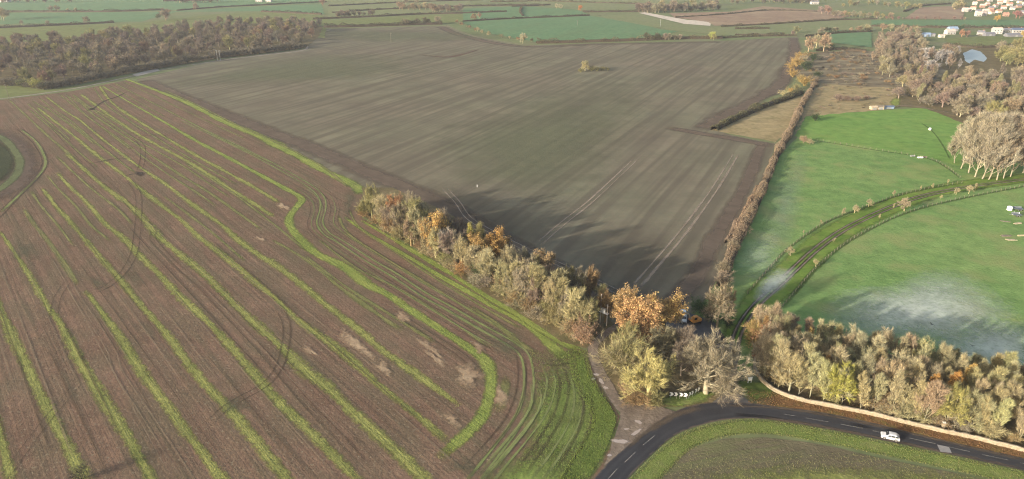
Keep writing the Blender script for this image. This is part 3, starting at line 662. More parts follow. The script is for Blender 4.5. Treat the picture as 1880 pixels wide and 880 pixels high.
# verges
M_LUSH = ground_mat("lush verge grass", (0.110, 0.160, 0.045), (0.165, 0.210, 0.06), (0.205, 0.205, 0.09), big=.12, fine=1.5, bump=.7, edge=(2.6, 1.7, .6))
M_FIELDG = ground_mat("weedy corner", (0.115, 0.165, 0.045), (0.175, 0.225, 0.065), (0.135, 0.125, 0.07), big=.12, fine=1.5, bump=.6, row=(15, .05, .7), c3amt=.4, edge=(1.4, 1.6, .5))
blob("weedy_corner", 1040, 770, 85, 125, M_FIELDG, Z3 + .012, .22, "weedy green corner of the stubble field", lump=.15)
blob("weedy_corner", 985, 880, 100, 60, M_FIELDG, Z3 + .015, 0, "weedy green foot of the stubble field", lump=.15)
ribbon("lane_verge", [(1076, 645), (1083, 680), (1098, 715), (1120, 750), (1128, 775), (1112, 820), (1088, 862), (1065, 900)], [2, 3, 4.5, 5.5, 6, 6], M_LUSH, Z3 + .02, "lush green verge beside the muddy lane", step=1.5, offset=2.0)
for k, (pts, m_) in enumerate([([(1000, 668), (1012, 700), (1000, 750), (965, 800), (915, 860), (880, 905)], M_TRK_GRN), ([(1022, 660), (1036, 705), (1026, 760), (990, 820), (945, 885)], M_TRK_DARK), ([(1045, 672), (1062, 720), (1055, 775), (1020, 835), (980, 890)], M_TRK_GRN), ([(1060, 690), (1078, 730), (1076, 780), (1046, 840), (1010, 895)], M_TRK_DARK), ([(1070, 655), (1020, 668), (980, 662)], M_TRK_DARK), ([(1085, 690), (1040, 680), (995, 690)], M_TRK_FAINT), ([(980, 700), (985, 740), (960, 785), (915, 840), (885, 880)], M_TRK_GRN)]):
    tracks(pts, m_, Z3 + .05 + .008 * k, 2.1, .8, "wheel track curving through the weedy field corner", "wheel tracks in the weedy corner")
c_r = path(ROAD_R, 0, 2.0)
ribbon("road_verge", None, [5.5, 5.5, 5.5, 5.2, 5, 5, 5], M_LUSH, Z3 + .02, "lush green verge on the inside of the bend", offset=2.9, world_pts=c_r, step=2, wob=.1)
M_INF = ground_mat("inner field soil", (0.105, 0.088, 0.062), (0.135, 0.125, 0.078), (0.125, 0.145, 0.06), big=.06, fine=1.4, bump=.6, row=(78, .04, .45), c3amt=.7, speck=((0.28, 0.24, 0.19), 2.2, .68, .6))
sheet("inner_field", [(1100, 960), (1170, 890), (1215, 850), (1262, 825), (1330, 806), (1400, 803), (1480, 812), (1600, 838), (1750, 868), (1880, 898), (2050, 940), (2050, 1060), (1300, 1100)], M_INF, Z2, "weedy brown field inside the road bend", jag=.4)
M_WEED = ground_mat("yellow weeds", (0.15, 0.175, 0.05), (0.215, 0.225, 0.085), (0.14, 0.12, 0.07), big=.15, fine=1.4, bump=.7, edge=(1.4, 2.0, .5))
blob("weed_patch", 1560, 897, 290, 46, M_WEED, Z3 + .05, .06, "yellow-green weeds low in the inner field", lump=.2)
M_LITTER = ground_mat("roadside leaf litter", (0.125, 0.075, 0.04), (0.185, 0.11, 0.055), (0.12, 0.13, 0.04), big=.15, fine=1.2, bump=.5, edge=(3, 1.5, .5))
c_l = path(ROAD_L[8:], 0, 2.0)
ribbon("leaf_litter", None, [9, 7, 6.5, 6, 5.5], M_LITTER, Z3, "brown fallen leaves between the road and the stone wall", offset=-2.4, world_pts=c_l, wob=.1)
sheet("copse_floor", [(1100, 628), (1150, 596), (1230, 585), (1300, 590), (1345, 640), (1330, 700), (1322, 728), (1300, 745), (1260, 748), (1215, 748), (1160, 740), (1140, 738), (1118, 700), (1096, 660)], M_WOODFLOOR, Z2 + .01, "leaf-strewn floor of the copse", jag=.4)
blob("copse_lawn", 1262, 732, 62, 14, M_LUSH, Z3 + .01, -.12, "short grass in front of the chevron signs")
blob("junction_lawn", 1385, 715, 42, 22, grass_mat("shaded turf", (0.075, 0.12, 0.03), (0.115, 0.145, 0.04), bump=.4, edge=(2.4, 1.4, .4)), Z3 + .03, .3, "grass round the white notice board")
sheet("yard", [(1220, 590), (1262, 574), (1310, 590), (1335, 625), (1325, 650), (1270, 625), (1225, 612)], ground_mat("yard tarmac", (0.075, 0.078, 0.085), (0.105, 0.105, 0.11), big=.2, bump=.2), Z3, "grey tarmac yard behind the copse")
sheet("plantation_floor", [(1380, 655), (1395, 692), (1425, 719), (1528, 745), (1668, 777), (1783, 801), (1960, 845), (1960, 740), (1880, 705), (1760, 675), (1620, 648), (1480, 620), (1400, 610)], M_WOODFLOOR, Z2 + .05, "leaf litter under the roadside trees", jag=.4)
sheet("belt_floor", [(664, 345), (668, 398), (760, 455), (860, 520), (960, 580), (1030, 628), (1075, 640), (1130, 600), (1080, 545), (960, 470), (820, 390), (720, 345)], M_WOODFLOOR, Z2 + .045, "leaf litter under the tree belt", jag=.4)
sheet("wood_floor", [(-320, 158), (30, 156), (80, 164), (150, 153), (240, 135), (300, 125), (400, 108), (480, 99), (560, 89), (584, 70), (594, 48), (480, 42), (300, 58), (120, 74), (-320, 92)], M_WOODFLOOR, Z1 + .13, "leaf litter under the brown wood", jag=1)

# ================================================================== PLANTS
def tri_strip_mesh(name, segs, mat, n=4):
    """tapered limbs from (p0,p1,r0,r1) segments"""
    V, Fs = [], []
    for (p0, p1, r0, r1) in segs:
        d = (p1 - p0)
        if d.length < 1e-4: continue
        d.normalize(); u = d.orthogonal().normalized(); w = d.cross(u); b = len(V)
        for p, r in ((p0, max(r0, .035)), (p1, max(r1, .03))):
            for i in range(n):
                t = 2 * math.pi * i / n; q = p + (u * math.cos(t) + w * math.sin(t)) * r; V.append((q.x, q.y, q.z))
        for i in range(n):
            j = (i + 1) % n; Fs.append((b + i, b + j, b + n + j, b + n + i))
    return mesh_np(name, np.array(V), np.array(Fs), mat)

def slivers(name, P, D, L, Wd, mat, g):
    """one thin triangle per twig: base P, direction D, length L, width Wd"""
    P, D = np.asarray(P), np.asarray(D); n = len(P)
    D = D / (np.linalg.norm(D, axis=1)[:, None] + 1e-9)
    S = np.cross(D, g.normal(0, 1, (n, 3))); S /= np.linalg.norm(S, axis=1)[:, None] + 1e-9
    V = np.stack([P - S * (Wd / 2)[:, None], P + S * (Wd / 2)[:, None], P + D * L[:, None]], 1).reshape(-1, 3)
    return V, np.arange(n * 3).reshape(n, 3)

def leaf_tris(P, size, g):
    n = len(P)
    A = g.normal(0, 1, (n, 3)); A /= np.linalg.norm(A, axis=1)[:, None]
    B = np.cross(A, g.normal(0, 1, (n, 3))); B /= np.linalg.norm(B, axis=1)[:, None] + 1e-9
    s = size * g.uniform(0.6, 1.4, n)[:, None]
    V = np.stack([P - A * s * .5, P + A * s * .5, P + B * s * .8], 1).reshape(-1, 3)
    return V, np.arange(n * 3).reshape(n, 3)

def grow(kind, seed):
    """limbs (thick segments) and twig spots of one tree about 12 m tall"""
    r = random.Random(seed)
    limbs, spots = [], []
    def rv(k): return Vector((r.gauss(0, k), r.gauss(0, k), r.gauss(0, k)))
    def branch(p, d, L, rad, lvl, up, nseg, wig, maxlvl, kids, ang, first=0.3, leader=False):
        pts = [p.copy()]; q = p.copy(); dd = d.normalized()
        for i in range(nseg):
            dd = (dd + Vector((0, 0, up)) + rv(wig)).normalized()
            q2 = q + dd * (L / nseg); ra, rb = rad * (1 - .75 * i / nseg), rad * (1 - .75 * (i + 1) / nseg)
            if lvl < maxlvl: limbs.append((q, q2, ra, rb, lvl))
            if lvl >= 2:
                for k in range(3 if lvl == maxlvl else 2): spots.append((q.lerp(q2, r.random()), dd.copy(), lvl))
            q = q2; pts.append(q.copy())
        if lvl < maxlvl:
            nk = kids[lvl]
            for k in range(nk):
                t = first + (1 - first) * (k + r.random()) / nk
                x = t * nseg; i = min(nseg - 1, int(x)); b = pts[i].lerp(pts[i + 1], x - i)
                ax = (pts[i + 1] - pts[i]).normalized(); o = ax.orthogonal().normalized()
                phi = r.random() * 6.283 if not leader else k * 2.4 + r.uniform(-.5, .5)
                o = o * math.cos(phi) + ax.cross(o) * math.sin(phi)
                an = R(r.gauss(ang[lvl], 8))
                nd = ax * math.cos(an) + o * math.sin(an)
                if kind == 'broad': ln = L * (0.62 if lvl else 0.80) * r.uniform(.7, 1.15) * (1 - .3 * t)
                elif kind in ('slender', 'poplar'): ln = (L * (.36 if kind == 'slender' else .42) * (1.15 - .8 * t) if lvl == 0 else L * .5 * (1 - .4 * t)) * r.uniform(.7, 1.25)
                else: ln = L * .55 * r.uniform(.7, 1.2)
                branch(b, nd, max(.35, ln), rad * (.48 if lvl == 0 else .42) * (1 - .72 * t), lvl + 1, up_of[min(lvl + 1, 3)], 4 if lvl == 0 else 3, wig_of[min(lvl + 1, 3)], maxlvl, kids, ang, .25)
    if kind == 'broad':
        up_of = [0.1, .10, .08, .05]; wig_of = [.05, .16, .2, .25]
        branch(Vector((0, 0, -.2)), Vector((r.gauss(0, .05), r.gauss(0, .05), 1)), 6.4, .42, 0, .1, 5, .07, 3, [10, 7, 6], [54, 42, 40], .20 if seed >= 800 else .3, True)
        branch(Vector((0, 0, 2.6)), Vector((r.gauss(0, .1), r.gauss(0, .1), 1)), 6.0, .28, 1, .12, 4, .12, 3, [9, 7, 6], [46, 42, 40], .2)
    elif kind == 'slender':
        up_of = [.1, .20, .16, .12]; wig_of = [.03, .08, .12, .16]
        branch(Vector((0, 0, -.2)), Vector((r.gauss(0, .06), r.gauss(0, .06), 1)), 11.5, .15, 0, .05, 8, .05, 3, [18, 5, 4], [36, 32, 30], .10, True)
    elif kind == 'poplar':
        up_of = [.1, .22, .14, .1]; wig_of = [.02, .05, .1, .15]
        branch(Vector((0, 0, -.2)), Vector((r.gauss(0, .05), r.gauss(0, .05), 1)), 12, .12, 0, .05, 9, .04, 3, [24, 6, 4], [28, 26, 26], .08, True)
    else:  # shrub: many stems from the ground
        up_of = [.05, .05, .03, .0]; wig_of = [.08, .12, .18, .25]
        for k in range(11):
            ph = r.random() * 6.283; t = r.uniform(.1, .75)
            branch(Vector((r.gauss(0, .25), r.gauss(0, .25), -.1)), Vector((math.cos(ph) * t, math.sin(ph) * t, 1)), r.uniform(4.5, 7), .09, 1, .02, 4, .1, 3, [1, 7, 5], [35, 35, 35], .2)
    return limbs, spots

PROTO = {}
def proto(key, kind, seed, leaves=0, twigs=1, twl=0.85, tww=0.040, leafsize=.32, bare=1.0, leafbias=None):
    g = np.random.default_rng(seed)
    limbs, spots = grow(kind, seed)
    P = np.array([tuple(s[0]) for s in spots]); D = np.array([tuple(s[1]) for s in spots]); lv = np.array([s[2] for s in spots])
    top = max(P[:, 2].max(), 1)
    trunk = tri_strip_mesh("trunk", [s[:4] for s in limbs if s[4] <= 1], M_BARK, 5)
    VV, FF, off = [], [], 0
    thin = [s for s in limbs if s[4] > 1]
    if thin:
        p = np.array([tuple(s[0]) for s in thin]); q = np.array([tuple(s[1]) for s in thin])
        V, T = slivers("", p, q - p, np.linalg.norm(q - p, axis=1) * 1.2, np.array([max(.05, s[2] * 2.4) for s in thin]), None, g)
        VV.append(V); FF.append(T + off); off += len(V)
    if twigs:
        k = np.repeat(np.arange(len(P)), twigs)
        d = D[k] + g.normal(0, .30, (len(k), 3)) + np.array([0, 0, {'shrub': .15, 'slender': .5, 'poplar': .5}.get(kind, .2)])
        V, T = slivers("", P[k] + g.normal(0, .08, (len(k), 3)), d, twl * g.uniform(.5, 1.3, len(k)), np.full(len(k), tww), None, g)
        VV.append(V); FF.append(T + off); off += len(V)
    crown_t = (np.concatenate(VV), np.concatenate(FF))
    crown = mesh_np("crown", crown_t[0], crown_t[1], M_TWIG)
    lm = None
    if leaves:
        # leaf clumps gather on part of the twig spots, leaving gaps
        keep = P[:, 2] > top * (.12 if leafbias is None else leafbias)
        c = P[keep]; cl = g.random(len(c)) < .62
        c = c[cl]; k = np.repeat(np.arange(len(c)), max(1, int(leaves / max(1, len(c)))))
        LP = c[k] + g.normal(0, .30, (len(k), 3))
        V, T = leaf_tris(LP, leafsize, g)
        lm = mesh_np("foliage", V, T, M_LEAF)
    PROTO.setdefault(key, []).append((trunk, crown, lm, float(top + .5)))

for q in range(3): proto('broad', 'broad', 100 + q, twigs=3, twl=.85, tww=.036)
for q in range(5): proto('slender', 'slender', 200 + q, twigs=2, twl=1.5, tww=.055)
for q in range(3): proto('poplar', 'poplar', 300 + q, twigs=2, twl=1.2, tww=.045)
for q in range(3): proto('oak', 'broad', 400 + q, leaves=10500, twigs=1, leafsize=.27)
for q in range(2): proto('tuft', 'slender', 500 + q, leaves=3800, twigs=1, leafsize=.30, leafbias=.35)
for q in range(3): proto('shrub', 'shrub', 600 + q, twigs=2, twl=1.2, tww=.05)
for q in range(1): proto('thinshrub', 'shrub', 650 + q, twigs=1, twl=1.0, tww=.045)
for q in range(2): proto('leafshrub', 'shrub', 700 + q, leaves=4200, twigs=1, leafsize=.30)
for q in range(2): proto('twiggy', 'broad', 800 + q, twigs=2, twl=1.25, tww=.05)

KINDNAME = {'broad': 'bare_tree', 'slender': 'slender_tree', 'poplar': 'poplar_tree', 'oak': 'autumn_oak', 'tuft': 'autumn_birch', 'shrub': 'bare_shrub', 'thinshrub': 'bare_shrub', 'leafshrub': 'leafy_shrub', 'twiggy': 'twiggy_tree'}
TREES = []
def jit(c, v=.12, r=rng):
    k = 1 + r.uniform(-v, v)
    return tuple(max(.005, x * k * (1 + r.uniform(-.05, .05))) for x in c)

def tree(kind, loc, h, col, label, group=None, bark=None, rz=None, wide=1.0, leafcol=None, variant=None, cat=None, name=None):
    if leafcol and kind == 'oak': leafcol = (leafcol[0] * 1.22, leafcol[1] * 1.35, leafcol[2] * 1.5)
    P = PROTO[kind]; trunk, crown, leaf, top = P[rng.randrange(len(P)) if variant is None else variant % len(P)]
    s = h / top
    e = empty(name or KINDNAME[kind], loc, rng.uniform(0, 6.283) if rz is None else rz, 1)
    e.scale = (s * wide, s * wide, s)
    tag(e, label, cat or ('shrub' if 'shrub' in kind else 'tree'), group)
    bk = bark or tuple(x * 1.05 for x in col)
    o = link("trunk", trunk, e); o.color = (*bk, 1)
    o = link("crown", crown, e); o.color = (*col, 1)
    if leaf is not None:
        o = link("foliage", leaf, e); o.color = (*(leafcol or col), 1)
    TREES.append(e)
    return e

# colours of twig and leaf (real-world, not sunlit)
BEIGE = (.31, .27, .165); GREYB = (.24, .21, .15); MAUVE = (.20, .165, .13); LICHEN = (.32, .285, .155); OLIVE = (.215, .20, .095)
ORANGE = (.34, .20, .085); GOLD = (.36, .25, .095); RUSSET = (.28, .15, .085); BROWN = (.24, .165, .09); PALE = (.36, .31, .20); YELL = (.30, .27, .06); DKGRN = (.04, .065, .028); PINKB = (.27, .20, .135)

def T(kind, px, py, top, col, label, **kw):
    kw.setdefault('group', None)
    return tree(kind, tuple(G(px, py)), height_at(px, py, top), col, label, **kw)

# ---- tree belt between the stubble and the sown field, far end to near end
belt = "trees of the belt between the two fields"
T('twiggy', 684, 400, 338, OLIVE, "olive-brown twiggy tree at the belt's far tip", group=belt, wide=.75)
T('shrub', 672, 398, 362, OLIVE, "dull olive shrub at the very tip of the tree belt", group=belt, wide=1.2)
T('twiggy', 706, 415, 355, BEIGE, "beige twiggy tree second from the belt's far tip", group=belt, wide=.7)
T('oak', 726, 418, 352, BROWN, "tree with a russet top near the belt's far tip", group=belt, leafcol=(.27, .13, .065), wide=.6, variant=0)
T('broad', 735, 434, 366, BEIGE, "bare beige tree in front of the russet-topped one", group=belt, wide=.7)
T('leafshrub', 716, 428, 392, BROWN, "brown leafy bush at the foot of the russet-topped tree", group=belt)
T('broad', 757, 420, 346, GREYB, "grey bare tree with a high pale tip against the sown field", group=belt, wide=.6)
T('twiggy', 765, 437, 362, OLIVE, "olive twiggy tree before the golden oak", group=belt, wide=.8)
T('oak', 755, 452, 392, BROWN, "dull brown leafy tree at the field edge before the golden oak", group=belt, leafcol=(.20, .14, .09), wide=.65, variant=1)
T('oak', 800, 458, 380, GREYB, "golden-orange oak, first big orange crown from the far tip", group=belt, leafcol=(.36, .21, .07), wide=.85, variant=2)
T('oak', 788, 464, 400, GREYB, "lower golden oak leaning to the stubble", group=belt, leafcol=(.33, .20, .075), wide=.7, variant=0)
T('broad', 822, 474, 414, (.25, .225, .19), "pale grey bare tree in front of the golden oak", group=belt, wide=.75)
T('twiggy', 836, 484, 424, GREYB, "grey twiggy tree beside the pale grey bare one", group=belt, wide=.7)
T('tuft', 864, 470, 408, LICHEN, "narrow yellow-leaved tree poking above the belt", group=belt, leafcol=YELL, wide=.9)
T('slender', 880, 470, 410, OLIVE, "thin bare pole-like tree beside the yellow one", group=belt)
T('oak', 912, 492, 414, BROWN, "large copper-brown oak, biggest brown crown of the belt", group=belt, leafcol=(.30, .165, .055), wide=.85, variant=1)
T('oak', 886, 498, 428, BROWN, "smaller copper oak beside the largest one", group=belt, leafcol=(.27, .165, .06), wide=.8, variant=2)
T('twiggy', 870, 508, 448, BEIGE, "beige twiggy tree at the foot of the copper oaks", group=belt, wide=.7)
T('leafshrub', 850, 506, 472, ORANGE, "rusty leafy bush at the stubble edge", group=belt, leafcol=(.24, .145, .08))
T('poplar', 892, 520, 466, LICHEN, "pale lichened tree stem at the stubble edge under the copper oaks", group=belt, wide=1.3, bark=PALE)
T('leafshrub', 882, 512, 470, DKGRN, "dark ivy-green bush under the copper oaks", group=belt, leafcol=(.06, .085, .04))
T('twiggy', 935, 520, 452, BEIGE, "beige crown just down from the copper oak", group=belt, wide=.75)
T('leafshrub', 925, 532, 498, BROWN, "dull brown bush along the stubble edge mid belt", group=belt, leafcol=(.21, .145, .09))
T('twiggy', 955, 520, 470, MAUVE, "mauve-grey twiggy tree at the back of the belt's middle", group=belt, wide=.7)
T('oak', 1000, 520, 455, GREYB, "thin brown-leaved oak at the belt's back edge", group=belt, leafcol=(.26, .165, .08), wide=.75, variant=0)
T('broad', 975, 525, 462, GREYB, "grey bare tree behind the tall lichened row", group=belt, wide=.7)
for k, (x, y, t, cl) in enumerate([(945, 545, 480, LICHEN), (962, 552, 488, BEIGE), (980, 558, 482, LICHEN), (998, 566, 490, LICHEN), (1014, 574, 496, (.24, .22, .13)), (1030, 582, 508, LICHEN), (1040, 590, 530, OLIVE)]):
    T('poplar', x, y, t, cl, ["first", "second", "third", "fourth", "fifth", "sixth", "seventh"][k] + " tall pale lichened tree from the copper oaks along the stubble edge", group=belt, wide=1.5, bark=PALE)
    T('shrub', x - 8, y + 3, y - 28, (BEIGE, OLIVE, LICHEN)[k % 3], "low twiggy bush under the tall lichened trees", group="bushes under the lichened trees", wide=1.3)
T('twiggy', 1062, 560, 490, GREYB, "grey-brown tall crown behind the lane gateway", group=belt, wide=.7)
T('twiggy', 1082, 560, 488, BROWN, "brown twiggy crown nearest the gateway poles", group=belt, wide=.6)
T('twiggy', 1060, 606, 528, LICHEN, "yellowish lichened tree by the lane's mouth", group=belt, wide=.75)
T('twiggy', 1080, 604, 545, OLIVE, "olive bushy tree overhanging the lane", group=belt, wide=.8)
T('leafshrub', 1052, 618, 580, BROWN, "brown bushy end of the belt by the stubble", group=belt, leafcol=(.22, .15, .095))
T('leafshrub', 1068, 632, 585, PINKB, "reddish-brown bush at the lane corner, last of the belt", group=belt, leafcol=(.25, .155, .105))
T('leafshrub', 1040, 614, 590, BEIGE, "tan bush second from the lane corner", group=belt, leafcol=(.24, .19, .12))
for k in range(26):
    t = k / 25; x = 672 + 400 * t; y = 404 + 232 * t - 14 * math.sin(3.14 * t) * 0 - rng.uniform(0, 10)
    T(rng.choice(['shrub', 'shrub', 'leafshrub']), x + rng.uniform(-6, 6), y, y - rng.uniform(16, 30), jit(rng.choice([BEIGE, OLIVE, BROWN, GREYB])), "low bush in the belt's front fringe along the stubble", group="bushes along the front of the tree belt", wide=1.4)
for k in range(14):
    t = k / 13; x = 720 + 380 * t; y = 400 + 175 * t
    T(rng.choice(['twiggy', 'broad']), x + rng.uniform(-8, 8), y, y - rng.uniform(50, 64), jit(rng.choice([BEIGE, GREYB, MAUVE, OLIVE])), "bare tree in the belt's back row beside the sown field", group="back row of the tree belt", wide=.7)

# ---- copse at the junction
cop = "trees of the copse at the junction"
T('oak', 1146, 600, 518, GREYB, "orange-brown oak behind the lane gateway", group=cop, leafcol=(.30, .18, .075), wide=.75, variant=1)
T('oak', 1160, 630, 540, BROWN, "large rusty-orange oak at the copse's lane side", group=cop, leafcol=(.35, .20, .09), wide=1.05, variant=2)
T('oak', 1214, 618, 536, BROWN, "golden-orange oak at the top of the copse", group=cop, leafcol=(.36, .22, .08), wide=1.15, variant=0)
T('oak', 1186, 612, 542, BROWN, "orange oak between the rusty one and the golden one", group=cop, leafcol=(.35, .205, .08), wide=1.05, variant=1)
T('leafshrub', 1185, 640, 572, RUSSET, "russet crown in the middle of the copse", group=cop, leafcol=(.32, .165, .075), wide=1.1)
T('twiggy', 1216, 660, 598, (.22, .2, .125), "olive-beige bare tree in the middle of the copse", group=cop, wide=.85)
T('twiggy', 1244, 655, 602, (.23, .2, .14), "beige twiggy tree beside the white van", group=cop, wide=.75)
T('shrub', 1150, 690, 612, OLIVE, "fan-shaped olive willow bush beside the muddy lane", group=cop, wide=1.0, variant=0)
T('shrub', 1166, 698, 622, (.19, .165, .10), "grey-olive bush behind the yellow lichened tree", group=cop, wide=1.2, variant=1)
T('shrub', 1138, 682, 618, LICHEN, "yellow-green outer fan of the willow bush by the lane", group=cop, wide=.75, variant=2)
T('broad', 1188, 742, 638, (.36, .32, .14), "spreading yellow-lichened bare tree behind the road bend", group=cop, bark=(.34, .31, .15), wide=1.05, variant=0)
T('shrub', 1172, 745, 714, BROWN, "brown scrub under the yellow-lichened tree", group=cop, wide=1.5)
T('shrub', 1196, 746, 716, OLIVE, "olive scrub at the road end of the copse", group=cop, wide=1.4)
T('broad', 1296, 722, 596, (.25, .22, .155), "large spreading grey-beige bare tree by the chevron signs", group=cop, bark=(.28, .25, .18), wide=1.15, variant=1)
T('shrub', 1328, 716, 668, (.26, .22, .16), "pale arching bush beside the large grey-beige tree", group=cop, wide=1.5)
T('shrub', 1318, 722, 690, BEIGE, "low beige suckers at the grey-beige tree's foot", group=cop, wide=1.6)
T('twiggy', 1250, 690, 622, MAUVE, "dim mauve-brown tree between the two spreading trees", group=cop, wide=.7)
T('leafshrub', 1146, 726, 692, PINKB, "reddish bush on the lane's bank", group=cop, leafcol=(.23, .14, .09), wide=.8)
T('twiggy', 1316, 600, 520, (.235, .195, .13), "beige twiggy tree at the near end of the long brown hedge", group=cop, wide=.8)
T('twiggy', 1332, 585, 525, BROWN, "brown twiggy tree second at the end of the long hedge", group=cop, wide=.6)
T('leafshrub', 1285, 575, 543, DKGRN, "dark green bush behind the digger", group=cop, leafcol=(.05, .10, .03), wide=1.3)
T('leafshrub', 1302, 590, 556, DKGRN, "dark evergreen bush beside the digger", group=cop, leafcol=(.035, .06, .03), wide=1.2)
T('leafshrub', 1335, 600, 572, DKGRN, "dark evergreen bush under the beige twiggy tree", group=cop, leafcol=(.035, .055, .03), wide=1.2)

# ---- roadside plantation behind the stone wall
ORD = ["first", "second", "third", "fourth", "fifth", "sixth", "seventh", "eighth", "ninth", "tenth", "eleventh", "twelfth", "thirteenth", "fourteenth", "fifteenth", "sixteenth", "seventeenth", "eighteenth", "nineteenth", "twentieth", "twenty-first", "twenty-second", "twenty-third", "twenty-fourth", "twenty-fifth", "twenty-sixth", "twenty-seventh", "twenty-eighth", "twenty-ninth", "thirtieth"]
front = [(1402, 690), (1425, 710), (1470, 728), (1528, 742), (1604, 758), (1668, 772), (1732, 786), (1783, 796), (1880, 818), (1960, 838)]
back = [(1400, 615), (1425, 622), (1480, 640), (1540, 655), (1620, 670), (1690, 688), (1760, 702), (1830, 716), (1890, 728), (1960, 745)]
def lerp_line(L, t):
    x = t * (len(L) - 1); i = min(len(L) - 2, int(x)); f = x - i
    return (L[i][0] * (1 - f) + L[i + 1][0] * f, L[i][1] * (1 - f) + L[i + 1][1] * f)
plant_cols = [BEIGE, BEIGE, LICHEN, LICHEN, (.30, .24, .165), (.36, .33, .205), (.34, .295, .19), (.27, .25, .15), (.33, .31, .17)]
special = {(2, 0): ('leafshrub', (.26, .13, .075)), (3, 0): ('tuft', (.30, .2, .09)), (0, 8): ('twiggy', (.30, .29, .08)), (1, 6): ('tuft', GOLD), (1, 7): ('tuft', ORANGE), (0, 17): ('twiggy', (.26, .24, .09)), (1, 15): ('tuft', (.33, .19, .07)), (1, 16): ('tuft', (.34, .185, .065)), (2, 17): ('tuft', GOLD), (0, 13): ('broad', (.32, .285, .16)), (3, 5): ('tuft', GOLD)}
NROW, NCOL = 5, 26
for rw in range(NROW):
    for k in range(NCOL):
        t = (k + .5 + rng.uniform(-.3, .3)) / NCOL
        f, b = lerp_line(front, t), lerp_line(back, t); w = rw / (NROW - 1)
        x, y = f[0] * (1 - w) + b[0] * w + rng.uniform(-5, 5), f[1] * (1 - w) + b[1] * w + rng.uniform(-4, 4)
        kd, cl = special.get((rw, k), (rng.choice(['slender', 'slender', 'slender', 'slender', 'poplar', 'twiggy']), jit(rng.choice(plant_cols))))
        hh = rng.uniform(9.5, 13) * (1 - .035 * rw)
        if (rw, k) == (0, 8): hh = 12
        p = G(x, y)
        look = {'slender': 'slim bare', 'poplar': 'upright bare', 'twiggy': 'twiggy', 'broad': 'forked bare', 'oak': 'orange-leaved', 'tuft': 'golden-leaved', 'leafshrub': 'rust-leaved'}[kd]
        rown = ["front row behind the stone wall", "second row behind the stone wall", "middle row of the roadside trees", "fourth row from the stone wall", "back row beside the frosty pasture"][rw]
        tree(kd, tuple(p), hh, cl, look + " tree, " + ORD[k] + " from the bend, " + rown, "trees planted along the road behind the stone wall", wide=rng.uniform(.8, 1.1) if kd in ('slender', 'poplar') else .75, bark=jit((.22, .20, .135)))
for (x, y, t, cl, lab) in [(1400, 610, 566, (.28, .2, .10), "yellow-brown bush at the plantation's top corner"), (1420, 615, 568, GREYB, "grey bush second at the plantation's top corner"), (1386, 640, 590, (.28, .2, .085), "golden bush by the curving track"), (1395, 668, 632, (.26, .13, .08), "reddish bush at the wall's start")]:
    T('twiggy', x, y, t, cl, lab, group="bushes at the plantation's corner", wide=1.0)
for k in range(70):
    t = rng.random(); f, b = lerp_line(front, t), lerp_line(back, t); w = rng.random() ** 1.6
    x, y = f[0] * (1 - w) + b[0] * w, f[1] * (1 - w) + b[1] * w
    tree(rng.choice(['shrub', 'shrub', 'shrub', 'leafshrub']), tuple(G(x, y)), rng.uniform(2.5, 6.0), jit(rng.choice([(.27, .25, .14), GREYB, BEIGE, LICHEN, LICHEN, BEIGE])), "low bush under the roadside trees", "bushes under the roadside trees", wide=1.3, leafcol=jit(rng.choice([(.22, .19, .09), (.26, .19, .10), (.20, .20, .075)])))

# ---- white poplars by the pond
for k, (x, y, t) in enumerate([(1752, 300, 232), (1764, 310, 215), (1778, 318, 210), (1790, 325, 208), (1803, 329, 210), (1815, 330, 208), (1830, 331, 212), (1842, 328, 214), (1855, 325, 218), (1800, 308, 205), (1825, 310, 206), (1768, 296, 222), (1850, 305, 216), (1878, 318, 222), (1896, 322, 220), (1785, 300, 212), (1838, 318, 210)]):
    T('poplar', x, y, t, jit((.27, .24, .175), .12), "white-stemmed bare poplar beside the pond, " + ORD[k] + " of the clump counted from the paddock", group="white poplars beside the pond", wide=1.35, bark=(.255, .225, .165))

# ---- young trees along the curving track
for k, (x, y, t, cl) in enumerate([(1451, 470, 448, BEIGE), (1508, 412, 403, BEIGE), (1547, 396, 380, BEIGE), (1568, 392, 371, BEIGE), (1594, 380, 360, BEIGE), (1640, 360, 347, BEIGE), (1660, 388, 356, (.30, .25, .17)), (1690, 350, 340, LICHEN), (1712, 346, 336, LICHEN), (1740, 338, 328, LICHEN), (1726, 366, 356, LICHEN), (1755, 358, 341, BEIGE), (1778, 356, 336, BEIGE), (1790, 350, 334, BEIGE), (1614, 402, 392, LICHEN), (1497, 490, 472, LICHEN), (1475, 430, 421, BEIGE), (1530, 445, 436, LICHEN), (1640, 383, 372, LICHEN)]):
    T('broad' if (y - t) > 16 else 'slender', x, y, y - (y - t) * .85, tuple(v * 1.0 for v in cl), "small bare tree along the curving track, " + ORD[k] + " on the way up from the road", group="young trees along the curving track", wide=1.0 if (y - t) > 16 else 1.2, bark=(.33, .28, .16))

